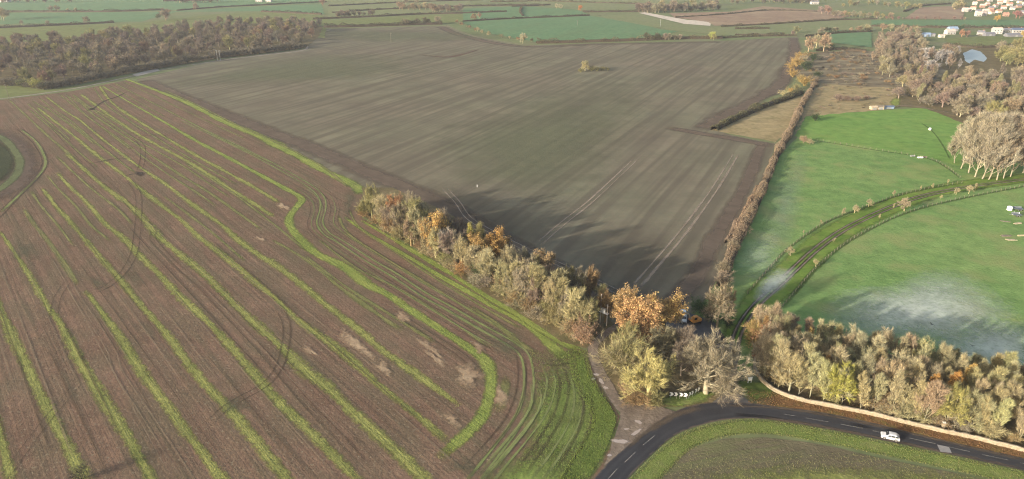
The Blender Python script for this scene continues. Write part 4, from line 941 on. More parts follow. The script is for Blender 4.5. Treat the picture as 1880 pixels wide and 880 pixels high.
# ---- yellow shrubs and trees along the sown field's far side
ys = "shrubs down the far side of the sown field"
for k, (x, y, t, cl, kd) in enumerate([(1512, 95, 60, PINKB, 'twiggy'), (1498, 88, 62, BEIGE, 'twiggy'), (1484, 95, 66, PINKB, 'twiggy'), (1525, 88, 76, DKGRN, 'leafshrub'), (1468, 110, 92, GOLD, 'leafshrub'), (1462, 122, 102, GOLD, 'leafshrub'), (1452, 128, 112, GOLD, 'leafshrub'), (1472, 122, 100, GREYB, 'twiggy'), (1480, 130, 104, DKGRN, 'leafshrub'), (1455, 142, 124, GOLD, 'leafshrub'), (1470, 150, 132, (.28, .22, .10), 'leafshrub'), (1476, 158, 136, (.30, .21, .075), 'leafshrub'), (1463, 165, 150, OLIVE, 'leafshrub'), (1450, 172, 156, GOLD, 'leafshrub'), (1492, 112, 92, DKGRN, 'leafshrub'), (1500, 142, 128, DKGRN, 'leafshrub'), (1440, 178, 164, LICHEN, 'shrub'), (1496, 222, 206, DKGRN, 'leafshrub')]):
    lc = cl if cl is not DKGRN else (.045, .06, .03)
    T(kd, x, y, t, cl, "shrub down the sown field's far side, " + ORD[k] + " from the top, " + ("dark green" if cl is DKGRN else "golden" if cl is GOLD else "brownish bare"), group=ys, wide=1.3 if kd != 'twiggy' else .9, leafcol=tuple(x * .8 for x in lc))
# island bush in the sown field
T('twiggy', 1074, 131, 110, LICHEN, "bare tree of the lone clump in the sown field", wide=.9)
for k, (x, y, t) in enumerate([(1066, 133, 123), (1086, 131, 119), (1096, 131, 120), (1106, 130, 121), (1116, 130, 123)]):
    T('leafshrub', x, y, t, OLIVE, "dark shrub of the lone clump in the sown field, " + ORD[k] + " along it", group="shrubs of the lone clump", wide=1.5, leafcol=(.075, .075, .04) if k else (.16, .15, .06))

# ---- the brown wood at the top
def in_poly(x, y, P):
    c = False
    for i in range(len(P)):
        (x1, y1), (x2, y2) = P[i], P[i - 1]
        if (y1 > y) != (y2 > y) and x < (x2 - x1) * (y - y1) / (y2 - y1) + x1: c = not c
    return c
def scatter_px(poly, n, mind, seed):
    """points over the ground polygon under poly, kept mind metres apart"""
    r = random.Random(seed); Pw = [(G(x, y).x, G(x, y).y) for x, y in poly]
    xs, yy = [p[0] for p in Pw], [p[1] for p in Pw]; out = []
    for _ in range(n * 60):
        x, y = r.uniform(min(xs), max(xs)), r.uniform(min(yy), max(yy))
        if not in_poly(x, y, Pw): continue
        if any((x - a0) ** 2 + (y - b0) ** 2 < mind * mind for a0, b0 in out): continue
        out.append((x, y))
        if len(out) >= n: break
    return out
wood_poly = [(-60, 157), (30, 154), (80, 161), (150, 150), (240, 132), (300, 122), (400, 105), (480, 96), (560, 86), (582, 68), (592, 50), (480, 44), (400, 48), (300, 60), (120, 76), (-60, 84)]
wl = {'m': "mauve-brown", 'g': "grey", 'b': "pale beige", 'r': "russet", 'o': "olive"}
wood_edge = [(G(x, y).x, G(x, y).y) for x, y in wood_poly[:11]]
def edge_d(x, y, a0, b0):
    dx, dy = b0[0] - a0[0], b0[1] - a0[1]
    t = max(0, min(1, ((x - a0[0]) * dx + (y - a0[1]) * dy) / (dx * dx + dy * dy)))
    return math.hypot(x - a0[0] - t * dx, y - a0[1] - t * dy)
for k, (x, y) in enumerate(scatter_px(wood_poly, 305, 10.2, 3)):
    rr = rng.random()
    cl, nm = ((.165, .135, .112), 'm') if rr < .38 else ((.175, .155, .12), 'g') if rr < .6 else ((.22, .185, .135), 'b') if rr < .76 else ((.20, .135, .10), 'r') if rr < .88 else (OLIVE, 'o')
    kd = 'twiggy' if nm != 'r' or rng.random() < .75 else 'oak'
    dep = min(edge_d(x, y, q, wood_edge[i + 1]) for i, q in enumerate(wood_edge[:-1]))
    rowl = "the front edge of" if dep < 18 else "the middle of" if dep < 50 else "the back of"
    tree(kd, (x, y, 0), rng.uniform(10, 15), jit(cl), wl[nm] + (" leafy" if kd == 'oak' else " bare") + " tree at " + rowl + " the brown wood", wl[nm] + (" leafy" if kd == 'oak' else " bare") + " trees of the brown wood", wide=rng.uniform(.8, 1.05), name="woodland_tree")
for k, (x, y, t, cl) in enumerate([(68, 163, 138, (.27, .27, .09)), (40, 160, 143, (.17, .19, .08)), (82, 165, 146, (.06, .075, .045))]):
    T('leafshrub', x, y, t, cl, ["yellow-green willow at the brown wood's near edge", "dull green bush beside the yellow-green willow", "dark green bush at the brown wood's corner"][k], wide=1.2, leafcol=cl)
for k in range(70):
    t = k / 69; L = [(0, 157), (30, 158), (82, 165), (150, 153), (240, 134), (300, 124), (400, 107), (480, 98), (560, 88)]
    x, y = lerp_line(L, t)
    T('leafshrub' if k % 2 else 'shrub', x, y, y - rng.uniform(10, 18), (.17, .15, .115), "dark undergrowth bush along the near edge of the brown wood", group="bushes along the brown wood's near edge", wide=1.5, leafcol=jit((.085, .08, .05)))
# ---- the wood beyond the paddock, right
rw_poly = [(1600, 118), (1655, 108), (1700, 128), (1730, 150), (1760, 142), (1960, 138), (1960, 215), (1800, 210), (1740, 205), (1690, 188), (1650, 170)]
for k, (x, y) in enumerate(scatter_px(rw_poly, 120, 6.5, 5)):
    rr = rng.random()
    cl, nm = ((.19, .165, .125), "grey") if rr < .35 else ((.24, .20, .14), "beige") if rr < .65 else ((.20, .155, .12), "brown") if rr < .82 else ((.23, .21, .12), "yellowish")
    tree(rng.choice(['twiggy', 'twiggy', 'poplar']), (x, y, 0), rng.uniform(7, 12), jit(cl), nm + " bare tree in the wood beyond the bright paddock", nm + " trees beyond the bright paddock", wide=rng.uniform(.85, 1.2), name="valley_tree")
rw2 = [(1600, 115), (1608, 75), (1650, 60), (1690, 70), (1690, 100), (1760, 100), (1760, 130), (1700, 135), (1660, 118)]
for k, (x, y) in enumerate(scatter_px(rw2, 85, 8, 6)):
    wht = 1680 < 940 + x / max(1, y) * F * 1.0 < 1770 and rng.random() < .7
    cl = (.28, .265, .25) if wht else jit(rng.choice([(.25, .21, .15), (.22, .19, .14), (.21, .17, .13)]))
    tree('poplar' if rng.random() < .6 else 'twiggy', (x, y, 0), rng.uniform(7.5, 13), cl, ("whitish" if wht else "tall beige") + " bare tree of the far wood before the pond", ("whitish" if wht else "tall beige") + " trees of the far wood", wide=1.3, name="valley_tree")
for (x, y, t, cl, lab) in [(1757, 212, 172, (.22, .19, .14), "round grey-brown tree at the paddock's far corner"), (1818, 222, 184, (.24, .22, .10), "olive-topped tree behind the white poplars"), (1850, 215, 178, (.24, .185, .12), "brown round tree behind the white poplars"), (1876, 212, 172, (.25, .2, .14), "beige round tree behind the pond"), (1800, 205, 166, GREYB, "grey tree above the olive-topped one")]:
    T('twiggy', x, y, t, cl, lab, wide=1.05)
rw3 = [(1830, 125), (1960, 120), (1960, 84), (1860, 86), (1825, 100)]
for (x, y) in scatter_px(rw3, 36, 8, 8):
    tree('twiggy', (x, y, 0), rng.uniform(9, 14), jit(rng.choice([OLIVE, GREYB, (.2, .19, .09)])), "olive-grey tree beyond the pale blue pond", "olive-grey trees beyond the pale blue pond", wide=1.1, name="valley_tree")
for (x, y) in scatter_px([(1475, 98), (1560, 94), (1680, 98), (1720, 130), (1690, 158), (1560, 158), (1490, 150)], 190, 3.6, 9):
    tree(rng.choice(['shrub', 'leafshrub']), (x, y, 0), rng.uniform(1.2, 3.0), jit(rng.choice([MAUVE, BROWN, GREYB])), "bramble bush on the dark scrub ground", "bramble bushes on the dark scrub ground", wide=2.2, leafcol=jit(rng.choice([(.09, .065, .045), (.15, .12, .08), (.07, .07, .035)])))
for k, (x, y) in enumerate(scatter_px([(1640, 165), (1680, 140), (1790, 150), (1900, 160), (1900, 222), (1790, 226), (1740, 210), (1690, 192), (1648, 184)], 70, 5.5, 21)):
    nm, cl = [("grey", (.20, .175, .135)), ("beige", (.26, .22, .15)), ("mauve-brown", (.21, .165, .13))][k % 3]
    tree(rng.choice(['twiggy', 'shrub']), (x, y, 0), rng.uniform(4.5, 8.5), jit(cl), nm + " low tree at the near edge of the far right wood", nm + " low trees along the wood's near edge", wide=1.3, name="edge_tree", cat="tree")
for (x, y) in scatter_px([(1495, 156), (1640, 162), (1645, 194), (1600, 200), (1490, 206)], 40, 4, 33):
    tree(rng.choice(['shrub', 'thinshrub']), (x, y, 0), rng.uniform(.9, 1.8), jit(rng.choice([(.24, .19, .12), (.2, .16, .12), (.17, .15, .09)])), "low tangled bush on the straw-coloured rough ground", "low bushes on the rough ground", wide=2.4, name="low_bush", cat="shrub")
for (x, y, t) in [(1540, 185, 172), (1556, 185, 174), (1572, 186, 175), (1590, 183, 174)]:
    T('shrub', x, y, t, (.2, .15, .12), "low mauve bush in the straw-coloured rough grass", group="mauve bushes in the rough grass", wide=1.8)
for (x, y, t, cl) in [(1475, 262, 248, PINKB), (1487, 265, 254, BEIGE)]:
    T('shrub', x, y, t, cl, "small bare bush at the hedge end of the paddock fence", group="bushes at the paddock fence's hedge end", wide=1.4)

# ---- single far trees
far = [(305, 38, 14, (.21, .165, .125), "russet single tree behind the brown wood"), (290, 36, 24, (.10, .11, .06), "dark green single tree behind the brown wood"), (160, 44, 29, GREYB, "grey single tree in the hedge beyond the wood"), (88, 46, 37, GREYB, "small grey tree in the far hedge"), (40, 46, 37, GREYB, "smallest grey tree in the far hedge"), (4, 36, 12, GREYB, "large grey tree by the picture's upper corner"), (8, 38, 14, BEIGE, "beige tree beside the large grey one"), (95, 22, 10, GREYB, "grey hedge tree far beyond the wood"), (105, 22, 9, GREYB, "second grey hedge tree far beyond the wood"), (125, 22, 15, LICHEN, "yellowish hedge bush far beyond the wood"), (140, 22, 14, LICHEN, "second yellowish hedge bush far beyond the wood"), (360, 18, 5, (.28, .2, .15), "russet tree by the far hedge's start"), (592, 10, -4, (.24, .155, .11), "rusty tree beyond the field corner"),
       (1065, 20, 9, (.40, .15, .05), "bright orange tree among the far fields"), (1030, 17, 7, BEIGE, "beige tree beside the bright orange one"), (1022, 16, 5, BEIGE, "second beige tree beside the bright orange one"), (1520, 27, 9, (.23, .14, .10), "dark red tree at the end of the pinkish field"), (1508, 26, 11, (.22, .16, .13), "dull red tree beside the dark red one"), (1305, 72, 57, (.27, .27, .08), "yellow-green tree in the sown field's far hedge"), (1310, 74, 62, OLIVE, "olive bush under the yellow-green hedge tree"), (960, 80, 60, BEIGE, "beige tree in the hedge of the blue-green field"), (1462, 62, 47, (.17, .17, .09), "olive round tree where the sown field ends"), (1455, 66, 56, (.2, .15, .13), "brown bush where the sown field ends"), (880, 34, 22, (.28, .19, .12), "orange-brown tree at the far farm track"), (870, 38, 24, (.25, .18, .11), "brown tree at the far farm track"), (1765, 68, 53, (.29, .15, .085), "orange-red tree in front of the farm buildings"), (1775, 68, 54, (.23, .13, .10), "dark red tree in front of the farm buildings"), (1763, 56, 46, DKGRN, "dark conifer behind the farm buildings"), (1865, 34, 18, (.26, .12, .10), "crimson tree by the village"), (1872, 34, 20, (.22, .12, .10), "dark crimson tree by the village"), (1830, 40, 26, (.36, .22, .07), "golden tree at the village edge"), (1826, 56, 46, DKGRN, "dark evergreen behind the white farmhouse"), (1838, 54, 45, DKGRN, "second dark evergreen behind the white farmhouse"), (1878, 70, 56, GOLD, "golden tree beside the farm road"), (745, 8, -4, GREYB, "lone dark tree on the olive meadow"), (766, 9, -2, GREYB, "second lone dark tree on the olive meadow"), (1215, 12, -1, BEIGE, "pale tree above the grey far wood")]
for (x, y, t, cl, lab) in far:
    lf = cl in (DKGRN,) or 'orange' in lab or 'red' in lab or 'crimson' in lab or 'golden' in lab or 'green' in lab
    kd = 'oak' if lf and 'bush' not in lab else 'twiggy'
    T(kd, x, y, t, cl, lab, wide=1.1, leafcol=cl)
def far_row(pts, n, hmin, hmax, cols, lab, grp, kd='twiggy', wide=1.1):
    for k in range(n):
        x, y = lerp_line(pts, (k + rng.random()) / n)
        tree(kd if rng.random() < .75 else 'leafshrub', tuple(G(x, y)), rng.uniform(hmin, hmax), jit(rng.choice(cols)), lab, grp, wide=wide, name="hedgerow_tree", cat="tree", leafcol=jit((.10, .09, .05)))
far_row([(1168, 22), (1200, 24), (1260, 22), (1320, 18)], 34, 9, 16, [MAUVE, GREYB, (.12, .11, .09)], "grey tree of the far wood above the pinkish field", "far wood above the pinkish field")
far_row([(1180, 17), (1260, 14), (1400, 4), (1480, 6)], 26, 8, 14, [MAUVE, GREYB, OLIVE], "grey-olive tree of the farthest tree line", "farthest tree line")
far_row([(618, 32), (640, 31), (690, 29)], 12, 6, 11, [GREYB, MAUVE], "bare tree of the hedge behind the yellow-green meadow", "trees of the hedge behind the yellow-green meadow")
far_row([(740, 47), (760, 46), (805, 45)], 9, 7, 12, [(.11, .10, .07), GREYB], "dark tree in the sown field's far hedge", "dark trees of the far hedge")
far_row([(790, 22), (815, 22), (850, 21)], 12, 7, 14, [MAUVE, PINKB], "mauve tree of the clump behind the far meadow", "mauve clump behind the far meadow")
far_row([(730, 18), (790, 18)], 8, 8, 14, [PINKB, BEIGE], "pinkish bare tree of the thin row behind the olive meadow", "thin row behind the olive meadow")
far_row([(1180, 74), (1215, 74), (1250, 73)], 10, 6, 10, [(.09, .095, .06), GREYB], "dark bush of the hedge below the blue-green field", "dark bushes below the blue-green field")
far_row([(835, 42), (870, 56), (900, 66), (985, 79)], 16, 3, 6, [(.27, .19, .12), BEIGE], "tan bush along the far farm track", "tan bushes along the far farm track")
far_row([(320, 6), (400, 5)], 14, 9, 14, [GREYB, MAUVE], "grey tree of the small wood at the very top", "small wood at the very top")
far_row([(-20, 6), (60, 5), (130, 5)], 12, 8, 13, [GREYB, MAUVE], "grey tree of the hedge at the very top corner", "hedge trees at the very top corner")
far_row([(1400, 8), (1470, 6), (1500, 8)], 10, 8, 13, [(.10, .09, .07), OLIVE], "dark tree line by the red tree", "dark tree line by the red tree")
far_row([(1530, 30), (1580, 32), (1640, 34)], 18, 5, 11, [OLIVE, GREYB, PINKB], "hedge tree before the pale green far field", "hedge trees before the pale green far field")
far_row([(1600, 36), (1680, 36), (1780, 37)], 14, 3, 6, [(.2, .13, .11), GREYB], "reddish hedge bush below the brown village field", "hedge bushes below the brown village field")
far_row([(1540, 14), (1600, 8), (1660, 16), (1690, 16)], 16, 6, 12, [OLIVE, GREYB], "grey-green tree of the far scrubby fields", "trees of the far scrubby fields")
far_row([(1770, 12), (1750, 20), (1765, 4), (1740, -4)], 12, 8, 13, [LICHEN, OLIVE], "olive tree at the village edge", "olive trees at the village edge")
far_row([(1560, 60), (1600, 58), (1680, 56), (1690, 66)], 14, 5, 10, [GREYB, BEIGE, PINKB], "hedge tree behind the beige wood", "hedge trees behind the beige wood")
far_row([(1500, 62), (1540, 58)], 6, 5, 8, [GREYB, (.1, .1, .06)], "dark bush behind the small paddock", "dark bushes behind the small paddock")

# dark bare tree whose top reaches into the lower corner
T('thinshrub', 150, 880, 850, (.06, .056, .05), "dark bare bush rising into the lower corner of the view", bark=(.07, .066, .06), wide=1.0, variant=2)
for (x, y, t, cl, lab) in [(1228, 650, 600, BEIGE, "beige twiggy tree under the golden-orange oak"), (1262, 664, 600, MAUVE, "mauve twiggy tree behind the large grey-beige one"), (1150, 655, 590, OLIVE, "olive twiggy tree above the willow bush"), (1280, 690, 630, GREYB, "grey twiggy tree left behind the grey-beige trunk"), (1110, 592, 532, BROWN, "brown twiggy tree between the belt and the copse")]:
    T('twiggy', x, y, t, cl, lab, group="trees of the copse at the junction", wide=.8)
for k, (x, y, hh) in enumerate([(1494, 160, 5), (1482, 180, 4.5), (1462, 218, 5.5), (1447, 250, 4.5), (1432, 276, 5), (1408, 330, 4.5), (1390, 368, 5.5), (1376, 398, 4.5), (1360, 430, 5), (1345, 462, 5.5), (1330, 505, 6), (1324, 528, 6.5)]):
    tree('shrub' if k % 3 else 'leafshrub', tuple(G(x, y)), hh, jit((.23, .185, .13)), "taller bush growing up through the long brown hedge", "taller bushes in the long brown hedge", wide=1.0, leafcol=jit((.20, .155, .10)))
for k in range(16):
    t = (k + .5) / 16; x, y = 700 + 370 * t, 420 + 190 * t
    T(rng.choice(['twiggy', 'twiggy', 'broad']), x + rng.uniform(-6, 6), y, y - rng.uniform(54, 70), jit(rng.choice([BEIGE, GREYB, LICHEN, MAUVE])), "bare tree in the belt's middle row", group="middle row of the tree belt", wide=.7)

# ---- hedges
M_HEDGE = plant_mat("hedge twigs", .3, .15)
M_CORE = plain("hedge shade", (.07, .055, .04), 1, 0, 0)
def hedge(name, px, width, height, col, label, dens=40, leafsize=.3, group=None, lump=.25, twig=.5):
    c = path(px, 0, 2.0); n = len(c); s = side(c); seg = np.linalg.norm(np.diff(c, axis=0), axis=1).sum()
    m = int(seg * dens); g2 = np.random.default_rng(abs(hash(label)) % 1000 if False else len(label) * 7 + m)
    t = g2.random(m) * (n - 1); i = t.astype(int); f = (t - i)[:, None]
    base = c[i] * (1 - f) + c[np.minimum(i + 1, n - 1)] * f
    hv = 1 + lump * np.interp(t, np.arange(0, n + 3, 3), g2.normal(0, 1, len(np.arange(0, n + 3, 3)))).clip(-1.6, 1.8)
    th = g2.uniform(0, math.pi, m); rr = g2.uniform(.65, 1, m) ** .5
    off = np.cos(th) * rr * width / 2 * hv; z = (np.abs(np.sin(th)) ** .6) * rr * height * hv
    P = base + s[i] * off[:, None]; P[:, 2] = z
    V, Tt = leaf_tris(P, leafsize, g2)
    k = int(m * twig); j = g2.integers(0, m, k)
    D = g2.normal(0, .5, (k, 3)) + np.array([0, 0, .8])
    V2, T2 = slivers("", P[j], D, g2.uniform(.5, 1.1, k), np.full(k, .07), None, g2)
    V = np.concatenate([V, V2]); Tt = np.concatenate([Tt, T2 + len(P) * 3])
    me = mesh_np("foliage", V, Tt, M_HEDGE)
    e = empty(name, tuple(c[0])); tag(e, label, "hedge", group)
    o = link("foliage", me, e); o.color = (*col, 1); o.matrix_parent_inverse = e.matrix_world.inverted() ; o.location = (-c[0][0], -c[0][1], 0); o.matrix_parent_inverse.identity()
    # the dense twiggy inside
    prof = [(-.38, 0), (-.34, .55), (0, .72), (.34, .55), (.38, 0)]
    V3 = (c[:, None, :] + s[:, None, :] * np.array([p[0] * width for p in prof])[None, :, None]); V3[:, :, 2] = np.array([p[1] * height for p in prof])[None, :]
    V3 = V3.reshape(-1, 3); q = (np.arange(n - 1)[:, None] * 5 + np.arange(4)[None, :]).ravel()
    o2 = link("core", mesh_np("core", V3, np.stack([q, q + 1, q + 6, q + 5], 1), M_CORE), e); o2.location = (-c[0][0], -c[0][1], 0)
    return e
hedge("hedge", [(1500, 148), (1490, 165), (1472, 195), (1450, 243), (1424, 290), (1395, 360), (1365, 420), (1342, 470), (1322, 530)], 4.0, 3.3, (.215, .165, .115), "long brown hedge between the sown field and the pasture", dens=80, leafsize=.28, lump=.22)
hedge("hedge", [(1352, 410), (1342, 435), (1334, 448)], 2.2, 2.0, (.20, .15, .11), "short hedge piece beside the long brown hedge on the field side", dens=60, leafsize=.28, lump=.2)
hedge("hedge", [(1390, 345), (1366, 395), (1352, 425)], 2.0, 1.8, (.22, .16, .11), "second short hedge piece beside the long brown hedge, farther up", dens=60, leafsize=.28, lump=.25)
hedge("hedge", [(1470, 172), (1440, 184), (1400, 198), (1350, 220), (1310, 240)], 5, 3.4, (.085, .085, .05), "dark rough hedge along the straw triangle", dens=70, leafsize=.4, lump=.3)
def fh(px, w, h, lab, col=(.075, .07, .045), d=16, ls=.8, lump=.3): hedge("hedge", px, w, h, col, lab, dens=d, leafsize=ls, group=None, lump=lump, twig=.3)
fh([(595, 51), (660, 49.5), (740, 47), (812, 45)], 5, 4, "dark hedge along the sown field's far end", d=24)
fh([(575, 36), (600, 35), (690, 31), (770, 27), (850, 25), (930, 22)], 4, 3, "dark hedge behind the yellow-green meadow")
fh([(985, 80), (1060, 78.5), (1170, 75), (1250, 72), (1325, 71)], 6, 4, "brownish hedge between the sown and the blue-green fields", (.11, .10, .06), 26, .7, .5)
fh([(850, 40), (940, 35), (1082, 29)], 3, 2.5, "thin dark hedge at the back of the blue-green field")
fh([(-60, 53), (0, 52), (110, 47), (210, 42)], 4, 3, "dark hedge first beyond the brown wood")
fh([(-60, 24), (40, 22), (190, 22), (300, 19)], 4, 3, "dark hedge second beyond the brown wood")
fh([(325, 20), (400, 14), (480, 10), (600, 4)], 4, 2.5, "dark hedge rising beyond the brown wood")
fh([(1070, 23), (1120, 22.5), (1175, 22)], 4, 3, "dark hedge beside the bright orange tree")
fh([(940, 13), (1010, 10)], 4, 3, "short dark hedge at the top among far fields")
fh([(1325, 70), (1400, 67), (1462, 66)], 4, 2, "low dark hedge at the sown field's far corner")
fh([(1350, 54), (1412, 53.5)], 3, 2.5, "short dark hedge on the olive meadow")
fh([(1350, 65), (1440, 64)], 3, 2, "lower short dark hedge on the olive meadow")
fh([(1660, 22), (1690, 12), (1745, 8)], 4, 3, "dark hedge above the brown village field")
fh([(1500, 94), (1540, 92), (1590, 95)], 5, 3, "dark hedge at the back of the scrub ground")
fh([(860, 12), (960, 10), (1000, 11)], 4, 3, "hedge at the top between olive fields")
fh([(1325, 50), (1420, 45), (1530, 38), (1610, 36)], 4, 2.5, "dark hedge between the pinkish field and the olive meadow")
fh([(1480, 68), (1540, 62), (1600, 59)], 4, 3, "dark hedge above the small paddock")
fh([(1600, 49), (1700, 51), (1800, 52), (1900, 52)], 4, 3, "dark hedge in front of the village field")
fh([(610, 24), (700, 18), (800, 14), (860, 12)], 4, 2.5, "dark hedge across the olive meadow at the top")
fh([(604, 12), (700, 7), (800, 3), (900, 0)], 4, 2.5, "hedge high up behind the olive meadow")
fh([(900, 4), (1000, 3), (1100, 6), (1180, 8)], 4, 2.5, "hedge at the top behind the orange tree")
fh([(1240, 33), (1330, 27), (1410, 20), (1500, 22)], 3, 2, "thin hedge along the pinkish field's far edge")
fh([(960, 30), (955, 22), (958, 14)], 3, 2.5, "short hedge running away between two small fields")
fh([(480, 22), (590, 27)], 4, 3, "dark hedge behind the brown wood's far end")
fh([(1735, 84), (1800, 88), (1900, 82)], 4, 3, "dark hedge below the farm's green paddock")
fh([(300, 3), (480, -1), (600, -4)], 4, 3, "hedge along the very top behind the crop fields")


# ================================================================== BUILT THINGS
M_STONE = None
def stone_mat():
    n = NT("wall stone"); p = n.node("ShaderNodeTexCoord").outputs["Object"]
    v = n.node("ShaderNodeTexVoronoi"); n.put(v.inputs["Vector"], p); v.inputs["Scale"].default_value = 3.2
    c = n.mix(n.ramp(v.outputs["Color"], .2, .8), (.20, .168, .12), (.30, .255, .185))
    c = n.mix(n.math('MULTIPLY', n.ramp(n.noise(p, 0.6, 3), .5, .7), .5), c, (.24, .20, .12))
    return n.done(n.diffuse(c, n.bump(v.outputs["Distance"], .6, .1)))
M_STONE = stone_mat()
M_WHITE = plain("white paint", (.78, .78, .76), .5, var=.05)
M_BLACK = plain("black paint", (.02, .02, .022), .5)
M_GLASS = plain("dark glass", (.025, .03, .036), .08, 0, .6, var=.02)
M_RUBBER = plain("rubber", (.025, .025, .026), .85)
M_STEEL = plain("galvanised steel", (.45, .46, .46), .45, .6)
M_WOOD = plain("weathered wood", (.17, .145, .11), .85, var=.2)
M_PALEWOOD = plain("pale timber", (.44, .36, .25), .8, var=.2)
M_ORANGE = plain("digger orange", (.62, .27, .05), .45, var=.1)
M_SILVER = plain("silver car paint", (.62, .64, .67), .3, .35, .5, var=.03)
M_GREYCAR = plain("grey car paint", (.40, .40, .41), .32, .35, .5, var=.03)
M_TYREHUB = plain("wheel rim", (.5, .5, .52), .35, .7)
M_RED = plain("red lamp", (.45, .02, .02), .3)
M_LAMP = plain("clear lamp", (.75, .75, .72), .15)

# stone wall
def wall_body(px, w, h, jag, z0=0.0):
    c = path(px, 0, .8); n = len(c); s = side(c)
    prof = [(-w / 2, z0), (-w / 2 * .92, h), (0, h * 1.03), (w / 2 * .92, h), (w / 2, z0)]
    V = np.stack([c + s * a0 + np.array([0, 0, b0]) for a0, b0 in prof], 1)
    V[:, 1:4, 2] += nrg.normal(0, jag, (n, 1)); V[:, :, :2] += nrg.normal(0, jag * .5, (n, 5, 2)); k = 5
    q = (np.arange(n - 1)[:, None] * k + np.arange(k - 1)[None, :]).ravel()
    F2 = [tuple(f) for f in np.stack([q, q + 1, q + k + 1, q + k], 1)] + [tuple(range(k)), tuple(range((n - 1) * k, n * k))[::-1]]
    return V.reshape(-1, 3), F2
WALL = [(1386, 662), (1384, 676), (1389, 687), (1400, 703), (1425, 721), (1466, 736), (1528, 749), (1604, 764), (1668, 780), (1732, 795), (1783, 806), (1880, 830), (1960, 850), (2020, 866)]
ws = empty("stone_wall", (0, 0, 0)); tag(ws, "long pale stone wall curving along the road in front of the bare trees", "wall")
V, F2 = wall_body(WALL, .42, .95, .05); link("wall_face", mesh_np("wall_face", V, F2, M_STONE), ws)
V, F2 = wall_body(WALL, .5, 1.08, .07, .9); link("coping", mesh_np("coping", V, F2, plain("coping stone", (.29, .25, .185), .9, var=.15)), ws)
pp = G(1730, 789); gp = empty("gate_pillar", tuple(pp)); tag(gp, "pale stone pillar standing up from the stone wall", "pillar")
MB().box((0, 0, 1.0), (.6, .6, 2.0)).build("shaft", M_STONE, gp, .03); MB().box((0, 0, 2.1), (.75, .75, .2), taper=.6).build("cap", M_WHITE, gp)

# fences
def fence(px, label, gap=3.0, h=1.25, rails=(.6, 1.1), mat=M_WOOD):
    c = path(px, 0, .5); d = np.concatenate([[0], np.cumsum(np.linalg.norm(np.diff(c, axis=0), axis=1))])
    t = np.arange(0, d[-1], gap); P = np.stack([np.interp(t, d, c[:, i]) for i in range(3)], 1)
    e = empty("fence", (0, 0, 0)); tag(e, label, "fence")
    m = MB()
    for p in P: m.box((p[0], p[1], h / 2), (.10, .10, h * rng.uniform(.95, 1.08)), rng.random())
    tag(m.build("posts", mat, e), None, None, None, 'stuff')
    for z in rails:
        r = MB()
        for a0, b0 in zip(P[:-1], P[1:]): r.tube((a0[0], a0[1], z), (b0[0], b0[1], z), .022, .022, 4, False)
        r.build("rail", mat, e)
fence([(1372, 540), (1410, 497), (1450, 455), (1510, 413), (1560, 391), (1640, 363), (1700, 348), (1770, 336)], "post and rail fence on the far side of the curving track")
fence([(1432, 570), (1470, 525), (1500, 492), (1560, 443), (1650, 397), (1740, 371), (1880, 343), (1960, 330)], "post and rail fence on the near side of the curving track")
fence([(1490, 258), (1520, 262), (1600, 275), (1700, 291), (1740, 310), (1765, 330)], "wooden paddock fence between the two green fields")

# chevron signs
def chevron_sign(A, B, label):
    a0, b0 = G(*A), G(*B); d = b0 - a0; w = d.length; e = empty("chevron_sign", tuple((a0 + b0) / 2), math.atan2(d.y, d.x))
    tag(e, label, "road sign", "chevron signs on the bend")
    z0, hh = .85, 1.0
    MB().box((0, 0, z0 + hh / 2), (w, .05, hh)).build("panel", M_BLACK, e)
    for k in range(2):
        x = -w / 2 + w * (k + .5) / 2; q = w / 4; m = MB(); y = -.04
        for s in (1, -1):
            pts = [(x - q * .95, y, z0 + hh / 2 + s * hh / 2), (x + q * .22, y, z0 + hh / 2 + s * hh / 2), (x + q * .97, y, z0 + hh / 2), (x - q * .2, y, z0 + hh / 2)]
            m.face(pts if s < 0 else pts[::-1])
            bk = [(p[0], -.027, p[2]) for p in pts]
            for i in range(4): m.face([pts[i], pts[(i + 1) % 4], bk[(i + 1) % 4], bk[i]])
        m.build("chevron", M_WHITE, e)
    for s in (-.36, .36): MB().tube((s * w, .06, -.1), (s * w, .06, z0 + hh), .045, .045, 6).build("leg", M_STEEL, e)
chevron_sign((1228, 732), (1244.2, 732.8), "two white chevrons on black, first sign nearest the yellow-lichened tree")
chevron_sign((1245.5, 733), (1262, 734), "two white chevrons on black, second sign from the yellow-lichened tree")
chevron_sign((1263.5, 733), (1272.5, 728.5), "two white chevrons on black, third sign, turned away from view")
chevron_sign((1274.5, 727), (1284, 721.5), "two white chevrons on black, last sign next to the grey-beige tree")
# notice board
nb = empty("notice_board", tuple(G(1376, 704)), R(12)); tag(nb, "small white notice board on two legs in the grass by the side road", "sign")
MB().box((0, 0, 1.25), (1.15, .07, .95)).build("board", M_WHITE, nb, .01); MB().box((0, 0, 1.76), (1.25, .14, .06)).build("top_rail", M_WHITE, nb)
for s in (-.42, .42): MB().box((s, .05, .55), (.1, .1, 1.3)).build("leg", M_WHITE, nb)

